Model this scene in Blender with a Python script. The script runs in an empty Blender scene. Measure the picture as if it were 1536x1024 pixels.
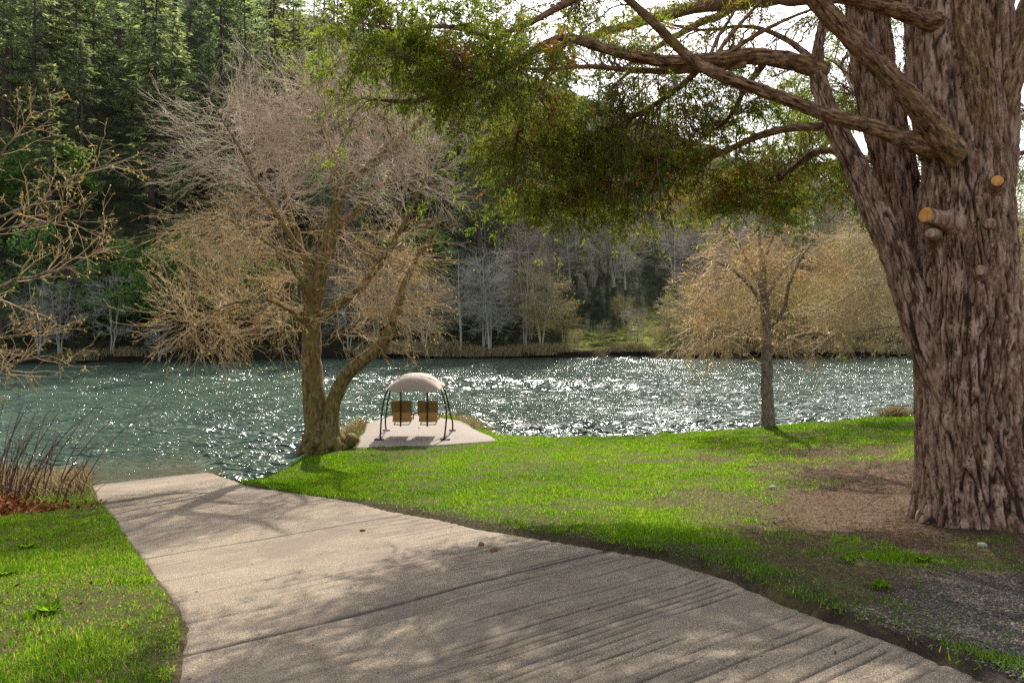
import bpy, math
import numpy as np
R = math.radians
SC = bpy.context.scene
COL = SC.collection
RNG = np.random.default_rng(7)
F, CX, HY, EYE = 1024.0, 768.0, 470.0, 4.5      # lens in pixels, principal column, horizon row, eye height over the river

def at(px, py, Y):
    return np.array([(px - CX) / F * Y, Y, EYE - (py - HY) / F * Y])

def pts(l):
    return np.array([at(*p) for p in l])

# ------------------------------------------------------------------ numpy helpers
_TAB = np.random.default_rng(99).random(8192)
def _h(i, j, k):
    return _TAB[((i * 73856093) ^ (j * 19349663) ^ (k * 83492791)) & 8191]
def vnoise(p):
    p = np.asarray(p, float); i = np.floor(p).astype(np.int64); f = p - i; f = f * f * (3 - 2 * f)
    x, y, z = i[..., 0], i[..., 1], i[..., 2]; fx, fy, fz = f[..., 0], f[..., 1], f[..., 2]
    def L(a, b, t): return a + (b - a) * t
    c = [[[_h(x + a, y + b, z + d) for d in (0, 1)] for b in (0, 1)] for a in (0, 1)]
    return L(L(L(c[0][0][0], c[1][0][0], fx), L(c[0][1][0], c[1][1][0], fx), fy),
             L(L(c[0][0][1], c[1][0][1], fx), L(c[0][1][1], c[1][1][1], fx), fy), fz)
def fbm(p, o=4):
    p = np.asarray(p, float); s = 0; a = .5; t = 0
    for k in range(o):
        s = s + a * vnoise(p * 2 ** k + 17.3 * k); t += a; a *= .5
    return s / t
def n2(x, y, s=1.0, o=3, off=0.0):
    x, y = np.broadcast_arrays(np.asarray(x, float), np.asarray(y, float))
    return fbm(np.stack([x * s, y * s, np.full(x.shape, off)], -1), o)
def smooth(a, b, x):
    t = np.clip((x - a) / (b - a), 0, 1); return t * t * (3 - 2 * t)
def unit(v):
    return v / np.maximum(np.linalg.norm(v, axis=-1, keepdims=True), 1e-9)
def resample(p, n):
    p = np.asarray(p, float); d = np.r_[0, np.cumsum(np.linalg.norm(np.diff(p[:, :3], axis=0), axis=1))]
    # smooth Catmull-like: cubic hermite through the points
    m = np.gradient(p, d, axis=0); s = np.linspace(0, d[-1], n); k = np.clip(np.searchsorted(d, s, 'right') - 1, 0, len(d) - 2)
    hh = (d[k + 1] - d[k])[:, None]; t = ((s - d[k])[:, None]) / hh
    return (2*t**3-3*t**2+1)*p[k] + (t**3-2*t**2+t)*hh*m[k] + (-2*t**3+3*t**2)*p[k+1] + (t**3-t**2)*hh*m[k+1]

# ------------------------------------------------------------------ objects
def link(o, parent=None, **props):
    COL.objects.link(o)
    if parent: o.parent = parent
    for k, v in props.items():
        if v: o[k] = v
    return o
def empty(name, loc=(0, 0, 0), **props):
    o = bpy.data.objects.new(name, None); o.location = loc; o.empty_display_size = .3
    return link(o, None, **props)
class MB:
    """collects vertices and faces (tri or quad arrays) of ONE mesh"""
    def __init__(s): s.v = []; s.f = []; s.n = 0; s.a = {}
    def add(s, v, f, **attr):
        v = np.asarray(v, float).reshape(-1, 3); f = np.asarray(f, np.int64)
        s.v.append(v); s.f.append(f + s.n); s.n += len(v)
        for k, a in attr.items(): s.a.setdefault(k, []).append(np.broadcast_to(np.asarray(a, float), (len(v),)))
        return s
    def build(s, name, mat, parent=None, smooth=False, origin=None, **props):
        v = np.concatenate(s.v)
        if origin is not None: v = v - np.asarray(origin, float)
        me = bpy.data.meshes.new(name)
        me.vertices.add(len(v)); me.vertices.foreach_set('co', v.astype(np.float32).ravel())
        li = np.concatenate([f.ravel() for f in s.f]); lt = np.concatenate([np.full(len(f), f.shape[1]) for f in s.f])
        me.loops.add(len(li)); me.loops.foreach_set('vertex_index', li.astype(np.int32))
        me.polygons.add(len(lt)); me.polygons.foreach_set('loop_start', np.r_[0, np.cumsum(lt)[:-1]].astype(np.int32))
        me.polygons.foreach_set('loop_total', lt.astype(np.int32))
        me.update(calc_edges=True)
        for k, a in s.a.items():
            at_ = me.attributes.new(k, 'FLOAT', 'POINT'); at_.data.foreach_set('value', np.concatenate(a).astype(np.float32))
        if smooth: me.polygons.foreach_set('use_smooth', np.ones(len(lt), bool))
        if mat: me.materials.append(mat)
        o = bpy.data.objects.new(name, me)
        return link(o, parent, **props)
def grid_faces(nu, nv, wrap=False):
    i, j = np.meshgrid(np.arange(nu - 1), np.arange(nv if wrap else nv - 1), indexing='ij'); j2 = (j + 1) % nv
    return np.stack([i * nv + j, i * nv + j2, (i + 1) * nv + j2, (i + 1) * nv + j], -1).reshape(-1, 4)
def frames(P):
    T = np.gradient(P, axis=-2); T = unit(T)
    ref = np.zeros_like(T); vert = np.abs(T[..., 2:3].mean(-2, keepdims=True)) > .8
    ref[...] = np.where(vert, np.array([1., 0, 0]), np.array([0, 0, 1.]))
    A = unit(np.cross(ref, T)); B = np.cross(T, A)
    return T, A, B
def tubes(mb, P, r, k=4, **attr):
    """P (B,M,3) centre lines, r (B,M) radii"""
    P = np.asarray(P, float); r = np.asarray(r, float)
    if P.ndim == 2: P = P[None]; r = r[None]
    Bn, M = P.shape[:2]; T, A, B = frames(P)
    a = np.arange(k) / k * 2 * np.pi
    V = P[:, :, None] + r[:, :, None, None] * (A[:, :, None] * np.cos(a)[:, None] + B[:, :, None] * np.sin(a)[:, None])
    f = grid_faces(M, k, True); fs = (f[None] + (np.arange(Bn) * M * k)[:, None, None]).reshape(-1, 4)
    at_ = {q: np.repeat(np.broadcast_to(np.asarray(x, float), (Bn,)), M * k) for q, x in attr.items()}
    mb.add(V.reshape(-1, 3), fs, **at_)
def rod(mb, p, r, k=8, n=None, cap=True):
    p = np.asarray(p, float)
    if n: p = resample(p, n)
    rr = np.full(len(p), r) if np.isscalar(r) else np.interp(np.linspace(0, 1, len(p)), np.linspace(0, 1, len(r)), r)
    if cap:
        p = np.concatenate([p[:1] + (p[:1] - p[1:2]) * 1e-4, p, p[-1:] + (p[-1:] - p[-2:-1]) * 1e-4]); rr = np.r_[1e-4, rr, 1e-4]
    tubes(mb, p, rr, k)
def box(mb, c, s, rz=0, rx=0):
    v = np.array([[x, y, z] for x in (-.5, .5) for y in (-.5, .5) for z in (-.5, .5)]) * s
    v = v @ np.array([[1, 0, 0], [0, math.cos(rx), math.sin(rx)], [0, -math.sin(rx), math.cos(rx)]])
    v = v @ np.array([[math.cos(rz), math.sin(rz), 0], [-math.sin(rz), math.cos(rz), 0], [0, 0, 1]])
    mb.add(v + np.asarray(c), [[0, 1, 3, 2], [4, 6, 7, 5], [0, 4, 5, 1], [2, 3, 7, 6], [0, 2, 6, 4], [1, 5, 7, 3]])
def leaves(mb, c, d, nrm, l, w, **attr):
    """diamond leaf / spray faces: base c, direction d, face normal about nrm"""
    d = unit(d); s = unit(np.cross(nrm, d)); N = len(c); l = np.broadcast_to(l, (N,))[:, None]; w = np.broadcast_to(w, (N,))[:, None]
    V = np.stack([c, c + d * l * .45 + s * w * .5, c + d * l, c + d * l * .45 - s * w * .5], 1)
    at_ = {q: np.repeat(np.broadcast_to(np.asarray(x, float), (N,)), 4) for q, x in attr.items()}
    mb.add(V.reshape(-1, 3), np.arange(N * 4).reshape(N, 4), **at_)
def rvec(n, rng): return unit(rng.normal(size=(n, 3)))
def grow(P, r, n, length, spread, rng, trop=(0, 0, 0), t0=.25, t1=1., M=4, wob=.15, rk=.55, tip=.35, rmin=.003, flat=1.):
    """n child twigs on every path in P (B,M,3); returns their paths and radii"""
    B, M0 = P.shape[:2]; t = rng.uniform(t0, t1, (B, n)) * (M0 - 1); i = np.minimum(t.astype(int), M0 - 2); f = (t - i)[..., None]
    b = np.arange(B)[:, None]; base = P[b, i] * (1 - f) + P[b, i + 1] * f; d = unit(P[b, i + 1] - P[b, i])
    rb = r[b, i]; base = base.reshape(-1, 3); N = len(base)
    d = unit(d.reshape(-1, 3) * [1, 1, .5 + .5 * flat] + rvec(N, rng) * spread * [1, 1, flat])
    L = (np.broadcast_to(length, (B,))[:, None] * rng.uniform(.55, 1.25, (B, n))).reshape(-1, 1) / (M - 1)
    out = [base]; tr = np.asarray(trop, float)
    for k in range(M - 1):
        out.append(out[-1] + d * L); d = unit(d + rvec(N, rng) * wob + tr)
    r0 = np.maximum(rb.reshape(-1) * rk, rmin)[:, None]
    return np.stack(out, 1), np.maximum(r0 * np.linspace(1, tip, M)[None], rmin * .7)
def connect(att, nodes, ndir, nrad, M, rng, lift=0., tipdir=None, wob=.04, k=.012, back=.45):
    """a curved twig from the best node of the existing wood to every attractor"""
    out = np.zeros((len(att), M, 3)); r0 = np.zeros(len(att)); s = np.linspace(0, 1, M)[:, None]
    for a0 in range(0, len(att), 400):
        A = att[a0:a0 + 400]; D = A[:, None] - nodes[None]; dist = np.linalg.norm(D, axis=-1) + 1e-6
        cost = dist * (1 + back - back * (D * ndir[None]).sum(-1) / dist); j = cost.argmin(1); q = np.arange(len(A))
        dd = dist[q, j][:, None]; P0 = nodes[j]; u = (A - P0) / dd
        P1 = P0 + unit(ndir[j] + u * .8 + np.array([0, 0, lift])) * dd * .35
        td = u if tipdir is None else unit(u + tipdir[a0:a0 + 400])
        P2 = A - td * dd * .3
        for m in range(M):
            t = s[m]; out[a0:a0 + 400, m] = (1-t)**3*P0 + 3*(1-t)**2*t*P1 + 3*(1-t)*t**2*P2 + t**3*A
        r0[a0:a0 + 400] = np.minimum(nrad[j] * .7, k * dd[:, 0] + .003)
        out[a0:a0 + 400, 1:-1] += rng.normal(size=(len(A), M - 2, 3)) * dd[:, None] * wob
    return out, r0[:, None] * np.linspace(1, .35, M)[None]
def nodes_of(P, r):
    return P.reshape(-1, 3), unit(np.gradient(P, axis=1)).reshape(-1, 3), r.reshape(-1)
def blob(n, c, s, rng, hollow=0.):
    u = rvec(n, rng) * (hollow + (1 - hollow) * rng.random(n) ** (1 / 2.2))[:, None]
    return np.asarray(c) + u * np.asarray(s)

# ------------------------------------------------------------------ materials
def mat(name):
    m = bpy.data.materials.new(name); m.use_nodes = True; m.node_tree.nodes.clear(); return m, m.node_tree
class NT:
    def __init__(s, name): s.m, s.t = mat(name); s.out = s.n('ShaderNodeOutputMaterial')
    def n(s, ty, ins=None, **kw):
        nd = s.t.nodes.new(ty)
        for k, v in kw.items(): setattr(nd, k, v)
        for k, v in (ins or {}).items(): s.set(nd, k, v)
        return nd
    def set(s, nd, k, v):
        sock = nd.inputs[k]
        if hasattr(v, 'is_linked') or hasattr(v, 'outputs'):
            s.t.links.new(v.outputs[0] if hasattr(v, 'outputs') else v, sock)
        else:
            if isinstance(v, (tuple, list)) and len(v) == 3 and sock.type == 'RGBA': v = (*v, 1)
            sock.default_value = v
    def coord(s, scale=(1, 1, 1), kind='Object'):
        tc = s.n('ShaderNodeTexCoord'); mp = s.n('ShaderNodeMapping', {'Vector': tc.outputs[kind], 'Scale': scale}); return mp.outputs[0]
    def noise(s, vec, scale, detail=4, rough=.55, dist=0.):
        return s.n('ShaderNodeTexNoise', {'Vector': vec, 'Scale': scale, 'Detail': detail, 'Roughness': rough, 'Distortion': dist}).outputs[0]
    def ramp(s, fac, stops):
        nd = s.n('ShaderNodeValToRGB', {'Fac': fac}); e = nd.color_ramp.elements
        while len(e) < len(stops): e.new(.5)
        for q, (p, c) in zip(e, stops): q.position = p; q.color = (*c, 1) if not np.isscalar(c) else (c, c, c, 1)
        return nd.outputs[0]
    def mix(s, f, a, b, mode='MIX'):
        nd = s.n('ShaderNodeMix', data_type='RGBA', blend_type=mode)
        for i, v in ((0, f), (6, a), (7, b)):
            if hasattr(v, 'is_linked'): s.t.links.new(v, nd.inputs[i])
            else: nd.inputs[i].default_value = v if np.isscalar(v) else (*v, 1)
        return nd.outputs[2]
    def math(s, op, a, b=0., c=0.):
        nd = s.n('ShaderNodeMath', operation=op)
        for i, v in enumerate((a, b, c)):
            if hasattr(v, 'is_linked'): s.t.links.new(v, nd.inputs[i])
            else: nd.inputs[i].default_value = v
        return nd.outputs[0]
    def attr(s, name): return s.n('ShaderNodeAttribute', attribute_name=name).outputs['Fac']
    def rnd(s): return s.n('ShaderNodeObjectInfo').outputs['Random']
    def bump(s, h, dist=.02, strength=1., normal=None):
        nd = s.n('ShaderNodeBump', {'Height': h, 'Distance': dist, 'Strength': strength})
        if normal: s.t.links.new(normal, nd.inputs['Normal'])
        return nd.outputs[0]
    def surf(s, sh): s.t.links.new(sh.outputs[0] if hasattr(sh, 'outputs') else sh, s.out.inputs['Surface']); return s.m
    def pr(s, col, rough=.8, normal=None, spec=.3, metal=0., **kw):
        b = s.n('ShaderNodeBsdfPrincipled', {'Base Color': col, 'Roughness': rough, 'Specular IOR Level': spec, 'Metallic': metal, **kw})
        if normal: s.t.links.new(normal, b.inputs['Normal'])
        return b
def plain(name, col, rough=.7, var=.25, scale=8, metal=0., bumpd=.0, spec=.3):
    t = NT(name); c = t.coord(); n = t.noise(c, scale)
    k = t.ramp(n, [(.25, tuple(x * (1 - var) for x in col)), (.75, tuple(min(1, x * (1 + var)) for x in col))])
    return t.surf(t.pr(k, rough, t.bump(n, bumpd) if bumpd else None, spec, metal))
def leafmat(name, stops, transl=.45, tcol=1.6, objvar=.0, alt=None):
    """thin foliage: diffuse + translucent, colour by the per-leaf attribute 'tone'"""
    t = NT(name); k = t.ramp(t.attr('tone'), stops)
    if objvar:
        hsv = t.n('ShaderNodeHueSaturation', {'Color': k, 'Hue': t.math('MULTIPLY_ADD', t.rnd(), .05, .475),
              'Value': t.math('MULTIPLY_ADD', t.rnd(), objvar * 2, 1 - objvar), 'Saturation': .95}); k = hsv.outputs[0]
    kt = t.mix(1., k, (tcol, tcol * 1.05, tcol * .6), 'MULTIPLY')
    d = t.n('ShaderNodeBsdfDiffuse', {'Color': k}); tr = t.n('ShaderNodeBsdfTranslucent', {'Color': kt})
    return t.surf(t.n('ShaderNodeMixShader', {0: transl, 1: d.outputs[0], 2: tr.outputs[0]}))
def barkmat(name, stops, sc=(14, 14, 3), moss=None, bd=.03, mossamt=.5):
    t = NT(name); c = t.coord(sc); n = t.noise(c, 1., 7, .65, .6); n3 = t.noise(t.coord((2, 2, 1.2)), 1.5, 3)
    h = t.math('ADD', n, t.math('MULTIPLY', t.noise(t.coord((60, 60, 22)), 1., 3), .35))
    k = t.ramp(n, stops); k = t.mix(t.math('MULTIPLY', n3, .35), k, tuple(x * .55 for x in stops[-1][1]))
    if moss:
        f = t.ramp(t.noise(t.coord((3, 3, 2.2)), 2., 5, .7), [(mossamt - .06, 0.), (mossamt + .1, 1.)]); k = t.mix(f, k, moss)
    return t.surf(t.pr(k, .9, t.bump(h, bd), .15))

M_ = {}
def build_materials():
    # concrete of the ramp, with sandy aggregate, dirt in the grooves, and moss
    t = NT('ramp_concrete'); c = t.coord()
    k = t.ramp(t.noise(c, 95, 3, .8), [(.34, (.045, .033, .022)), (.47, (.172, .134, .092)), (.62, (.345, .278, .196))])
    k = t.mix(t.ramp(t.noise(c, .7, 6, .7), [(.42, 0.), (.60, .75)]), k, (.13, .098, .072))
    k = t.mix(t.ramp(t.noise(c, 2.4, 6, .7), [(.56, 0.), (.72, .55)]), k, (.29, .235, .17))
    k = t.mix(t.attr('groove'), k, (.045, .034, .026)); k = t.mix(t.attr('moss'), k, (.045, .042, .014)); k = t.mix(t.attr('wet'), k, (.10, .083, .058))
    M_['ramp'] = t.surf(t.pr(k, .85, t.bump(t.noise(c, 85, 3, .7), .012, .8), .25))
    t = NT('pad_concrete'); c = t.coord()
    k = t.ramp(t.noise(c, 60, 3, .8), [(.40, (.13, .107, .088)), (.60, (.28, .235, .19))]); k = t.mix(t.ramp(t.noise(c, 1.3, 4), [(.4, 0.), (.8, .5)]), k, (.20, .165, .135))
    M_['pad'] = t.surf(t.pr(k, .85, t.bump(t.noise(c, 70, 2), .006), .25))
    # ground: grassy soil, dirt with needles, gravel, bank mud
    t = NT('ground_soil'); c = t.coord(); n1 = t.noise(c, 26, 5, .75); n2_ = t.noise(c, 1.6, 4, .6)
    g = t.ramp(n1, [(.36, (.035, .026, .013)), (.64, (.12, .10, .045))]); g = t.mix(t.ramp(n2_, [(.45, 0.), (.7, .55)]), g, (.10, .095, .035))
    d = t.ramp(n1, [(.36, (.035, .019, .010)), (.5, (.10, .063, .037)), (.64, (.20, .145, .098))]); d = t.mix(t.ramp(n2_, [(.4, 0.), (.7, .6)]), d, (.135, .092, .060))
    gr = t.ramp(t.n('ShaderNodeTexVoronoi', {'Vector': c, 'Scale': 70.}).outputs['Color'], [(.1, (.04, .033, .026)), (.9, (.13, .11, .088))])
    k = t.mix(t.attr('dirt'), g, d); k = t.mix(t.attr('soil'), k, (.03, .020, .014)); k = t.mix(t.attr('gravel'), k, gr); k = t.mix(t.attr('mud'), k, (.075, .055, .032))
    M_['ground'] = t.surf(t.pr(k, .95, t.bump(n1, .05), .1))
    t = NT('hill_floor'); c = t.coord(); n1 = t.noise(c, .9, 6, .75)
    k = t.ramp(n1, [(.36, (.014, .016, .009)), (.52, (.038, .044, .020)), (.66, (.085, .085, .04))])
    k = t.mix(t.math('MULTIPLY', t.attr('meadow'), t.ramp(t.noise(t.coord((.6, 1.6, 1.6)), .8, 6, .75), [(.44, .05), (.54, 1.)])), k, t.ramp(t.noise(c, 3., 4), [(.36, (.16, .19, .028)), (.64, (.40, .42, .08))]))
    k = t.mix(t.attr('shore'), k, (.02, .015, .010))
    M_['hill'] = t.surf(t.pr(k, .95, t.bump(n1, .6), .1))
    # river
    t = NT('river_water'); tc = t.coord(); warp = t.noise(tc, .12, 3, .5)
    c1 = t.coord((.75, 2.0, 1)); w1 = t.noise(c1, 1.1, 3, .52, .8); w2 = t.noise(t.coord((1.7, 4.4, 1)), 1.3, 1, .5, .5)
    pk = lambda w: t.math('POWER', t.math('SUBTRACT', 1., t.math('ABSOLUTE', t.math('MULTIPLY_ADD', w, 2.6, -1.3))), 1.6)
    h = t.math('ADD', pk(w1), t.math('MULTIPLY', pk(w2), .15)); h = t.math('MULTIPLY', h, t.math('MULTIPLY_ADD', t.ramp(warp, [(.35, 0.), (.65, 1.)]), 1.0, .5)); h = t.math('MULTIPLY', h, t.math('MULTIPLY_ADD', t.attr('shallow'), -.85, 1.)); h = t.math('MULTIPLY', h, t.math('MULTIPLY_ADD', t.attr('slow'), -.60, 1.))
    nb = t.bump(h, .38, 1.)
    k = t.ramp(t.noise(tc, .35, 4), [(.3, (.030, .052, .032)), (.7, (.050, .078, .048))])
    k = t.mix(t.math('MULTIPLY', t.attr('shallow'), .7), k, (.075, .062, .036)); deep = t.pr(k, .16, nb, .5, IOR=1.333)
    M_['river'] = t.surf(deep)
    M_['grass'] = leafmat('lawn_grass', [(0, (.04, .085, .007)), (.45, (.10, .195, .011)), (.8, (.175, .265, .018)), (1., (.34, .29, .12))], .5, 1.5)
    M_['hay'] = leafmat('dry_grass', [(0, (.22, .16, .075)), (.6, (.42, .33, .18)), (1, (.58, .49, .30))], .3, 1.1)
    M_['litter'] = leafmat('needle_litter', [(0, (.045, .018, .010)), (.6, (.12, .056, .03)), (1, (.23, .15, .09))], .1, 1.)
    M_['deadleaf'] = leafmat('dead_leaf', [(0, (.06, .016, .009)), (.6, (.16, .048, .024)), (1, (.30, .15, .08))], .25, 1.3)
    M_['cedar_leaf'] = leafmat('cedar_spray', [(0, (.045, .062, .012)), (.45, (.115, .145, .022)), (.68, (.19, .21, .035)), (.74, (.15, .09, .028)), (1., (.26, .13, .042))], .5, 1.9)
    M_['conifer_leaf'] = leafmat('conifer_needles', [(0, (.09, .11, .075)), (.6, (.21, .235, .145)), (1., (.38, .38, .21))], .62, 1.6, .45)
    M_['conifer_leaf_pale'] = leafmat('conifer_needles_pale', [(0, (.09, .11, .075)), (.6, (.175, .205, .125)), (1., (.27, .30, .18))], .45, 1.4, .35)
    M_['broad_leaf'] = leafmat('evergreen_leaf', [(0, (.05, .095, .03)), (.6, (.12, .19, .055)), (1., (.22, .28, .085))], .5, 1.5, .3)
    M_['bud'] = leafmat('orange_bud', [(0, (.26, .15, .05)), (.6, (.42, .28, .10)), (1., (.55, .41, .18))], .45, 1.2)
    M_['yellow_bud'] = leafmat('yellow_bud', [(0, (.20, .15, .04)), (.6, (.32, .25, .07)), (1., (.40, .34, .12))], .35, 1.2)
    M_['twig_grey'] = plain('grey_twig', (.48, .38, .28), .8, .3, 1.5)
    M_['twig_gold'] = plain('golden_twig', (.48, .335, .175), .8, .3, 1.5)
    M_['twig_brown'] = plain('brown_twig', (.15, .085, .05), .85, .3, 3)
    M_['twig_red'] = plain('red_stem', (.10, .045, .035), .6, .3, 5)
    M_['lichen_twig'] = plain('lichen_twig', (.34, .325, .26), .9, .3, .8)
    M_['tan_twig'] = plain('tan_twig', (.40, .33, .21), .9, .35, .8)
    M_['mauve_twig'] = plain('mauve_twig', (.27, .22, .18), .9, .35, .8)
    M_['cedar_bark'] = barkmat('cedar_bark', [(.25, (.022, .014, .011)), (.45, (.11, .07, .053)), (.62, (.20, .135, .105)), (.8, (.32, .24, .19))], (11, 11, 1.6), None, .05)
    M_['cedar_limb'] = barkmat('cedar_limb_bark', [(.40, (.035, .017, .009)), (.5, (.20, .108, .055)), (.62, (.42, .25, .135))], (42, 42, 26), (.21, .18, .11), .05, .60)
    M_['moss_bark'] = barkmat('mossy_bark', [(.38, (.03, .018, .008)), (.5, (.125, .08, .036)), (.64, (.30, .20, .09))], (16, 16, 5), (.13, .115, .022), .03, .52)
    M_['grey_bark'] = barkmat('grey_bark', [(.38, (.045, .034, .024)), (.5, (.15, .115, .08)), (.64, (.31, .25, .18))], (18, 18, 7), (.14, .13, .05), .02, .58)
    M_['far_bark'] = plain('far_bark', (.07, .052, .042), .9, .3, 1)
    M_['cut_wood'] = plain('cut_wood', (.50, .22, .055), .7, .4, 22)
    M_['canvas'] = plain('canopy_canvas', (.33, .265, .215), .85, .08, 5, 0, .004)
    M_['sling'] = plain('seat_sling', (.40, .225, .07), .8, .15, 12)
    M_['sling_dark'] = plain('seat_cushion_top', (.16, .095, .025), .8, .2, 12)
    M_['metal'] = plain('dark_metal', (.03, .024, .02), .45, .2, 9, .6)
    M_['stone'] = plain('stone', (.27, .25, .22), .85, .35, 12, 0, .01)
    M_['gravel'] = NT('gravel_stone').m
    t = NT('gravel_stone'); M_['gravel'] = t.surf(t.pr(t.ramp(t.attr('tone'), [(0, (.045, .038, .030)), (.6, (.115, .098, .078)), (1, (.25, .22, .18))]), .9, None, .2))
build_materials()

# ------------------------------------------------------------------ the lie of the land
U = np.array([-.545, .838]); V = np.array([.838, .545])         # down the ramp, across the ramp
SLOPE, Z0 = .138, EYE - 1.6
def ramp_z(x, y): return Z0 - SLOPE * (x * U[0] + y * U[1])
def ramp_px(px, py):
    a = (px - CX) / F; b = (py - HY) / F; Y = 1.6 / (b - SLOPE * (a * U[0] + U[1])); return np.array([a * Y, Y])
def wt(x, y): return x * V[0] + y * V[1], x * U[0] + y * U[1]
_e = np.array([wt(*ramp_px(*p)) for p in ((1500, 1024), (1375, 972), (1250, 925), (1125, 878), (1000, 836), (850, 812), (700, 786), (530, 752), (372, 728))])
RE = _e[np.argsort(_e[:, 1])]
_e = np.array([wt(*ramp_px(*p)) for p in ((252, 1024), (268, 945), (238, 895), (198, 835), (165, 775), (130, 738))])
LE = _e[np.argsort(_e[:, 1])]
def w_right(t): return np.interp(t, np.r_[-8, RE[:, 1], 24], np.r_[RE[0, 0] - 2.5, RE[:, 0], RE[-1, 0] + .1])
def w_left(t): return np.interp(t, np.r_[-8, 0, LE[:, 1], 24], np.r_[-3.2, -.6, LE[:, 0], LE[-1, 0]])
PAD = np.array([at(*p)[:2] for p in ((534, 671, 18.35), (549, 634, 22.4), (585, 623, 24.1), (640, 621, 24.4), (690, 630, 23.0), (748, 660, 19.4), (660, 666, 18.7))])
PADZ = .9
BANK = np.array([(-400, -20), (-60, 10), (-30, 13.2), (-16, 15.2), (-11.6, 16.4), (-9.6, 17.1), (-6.3, 15.6), (-5.95, 16.6), (-5.75, 18.2), (-5.35, 22.2), (-4.3, 24.7), (-2.0, 24.9),
                 (-.75, 22.9), (-.1, 21.2), (1.6, 20.9), (3.7, 21.0), (7.8, 21.3), (12.5, 22.0), (20, 23.4), (60, 31), (400, 60)], float)
def seg_dist(x, y, poly):
    best = np.full(x.shape, 1e9)
    for a, b in zip(poly[:-1], poly[1:]):
        e = b - a; t = np.clip(((x - a[0]) * e[0] + (y - a[1]) * e[1]) / (e @ e), 0, 1)
        dx = x - a[0] - t * e[0]; dy = y - a[1] - t * e[1]; best = np.minimum(best, np.hypot(dx, dy))
    return np.where(inside(x, y, np.concatenate([poly, [(400., -900.), (-400., -900.)]])), -best, best)          # positive on the river's side
def inside(x, y, poly):
    r = np.zeros(x.shape, bool); n = len(poly)
    for i in range(n):
        (x1, y1), (x2, y2) = poly[i], poly[(i + 1) % n]
        c = ((y1 > y) != (y2 > y)); r ^= c & (x < (x2 - x1) * (y - y1) / (y2 - y1 + 1e-12) + x1)
    return r
_c = []
for t_ in np.arange(-6, 17, 1.6):
    for w_ in (w_left(t_) - .1, w_right(t_) + .1):
        x, y = w_ * V + t_ * U; _c.append((x, y, ramp_z(x, y) + .05))
for w_, t_ in ((-1.6, 4), (-4, 4), (-7, 5), (-1.8, 8), (-4, 9), (-7, 9), (-1.5, 13), (-4, 13), (-7, 14), (-1.2, 17)):
    x, y = w_ * V + t_ * U; _c.append((x, y, ramp_z(x, y) + .12 + .02 * abs(w_)))
for p in PAD: _c.append((p[0], p[1], PADZ - .03))
_c += [(-4.9, 18.4, .83), (-5.6, 17.2, .75), (-5.2, 22, .82), (-.1, 20.9, .78), (1.6, 20.6, .78), (3.7, 20.6, .84), (7.8, 20.9, 1.06), (12.5, 21.6, 1.25), (18, 22.5, 1.45),
       (5.77, 8.6, 1.9), (7.2, 7.6, 2.05), (4.2, 8.4, 1.88), (10, 8.5, 2.1), (14, 10, 2.1), (2.6, 9.0, 1.83), (1, 11.5, 1.62), (1, 15, 1.22), (6, 14, 1.55), (11, 15, 1.72), (-2.5, 15, 1.08),
       (-3.5, 13, 1.12), (4, 5.2, 2.4), (3.3, 4, 2.55), (5.5, 3, 2.7), (8, 3, 2.75), (6, -3, 2.9), (0, -5, 2.95), (-6, -4, 2.9), (14, 0, 2.8), (20, 10, 2.3), (25, 20, 1.8), (-14, 12, 1.3), (-14, 4, 2.3)]
_c = np.array(_c)
def _tps(d2): return np.where(d2 > 0, d2 * np.log(np.maximum(d2, 1e-12)) * .5, 0)
_n = len(_c); _A = np.zeros((_n + 3, _n + 3)); _d = ((_c[:, None, :2] - _c[None, :, :2]) ** 2).sum(-1)
_A[:_n, :_n] = _tps(_d) + np.eye(_n) * .15; _A[:_n, _n] = 1; _A[:_n, _n + 1:] = _c[:, :2]; _A[_n:, :_n] = _A[:_n, _n:].T
_W = np.linalg.solve(_A, np.r_[_c[:, 2], 0, 0, 0])
def land_z(x, y):
    x = np.asarray(x, float); y = np.asarray(y, float); z = np.full(x.shape, _W[_n]) + _W[_n + 1] * np.clip(x, -20, 30) + _W[_n + 2] * np.clip(y, -8, 26)
    X = np.clip(x, -20, 30); Y = np.clip(y, -8, 26)
    for i in range(_n): z = z + _W[i] * _tps((X - _c[i, 0]) ** 2 + (Y - _c[i, 1]) ** 2)
    return np.clip(z, .55, 3.2)
def ground(x, y):
    """height of the near bank, its signed distance to the bank's edge, and how far inside the ramp"""
    x = np.asarray(x, float); y = np.asarray(y, float); z = land_z(x, y); d = seg_dist(x, y, BANK)
    d = d + (n2(x, y, .9, 3, 3.) - .5) * .5
    w, t = wt(x, y); inr = np.minimum(w - w_left(t), w_right(t) - w)
    z = z + (n2(x, y, .7, 3) - .5) * .10 + (n2(x, y, 3., 2, 5.) - .5) * .03
    z = z + (1 - smooth(-.55, .75, d) - 1) * (z + .9) * smooth(-.3, .2, d + .3)
    rz = ramp_z(x, y); z = np.where(inr > -.25, z + (np.minimum(rz - .12, z) - z) * smooth(-.02, .25, inr) + (np.maximum(z, rz + .03) - z) * (smooth(-.25, -.1, inr) * (1 - smooth(-.1, .02, inr))), z)
    z = np.where(inr > .25, rz - .2, z)
    pin = inside(x, y, PAD); z = np.where(pin, np.minimum(z, PADZ - .07), z)
    return z, d, inr, pin
def gz(x, y): return float(ground(np.array([x]), np.array([y]))[0][0])
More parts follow.
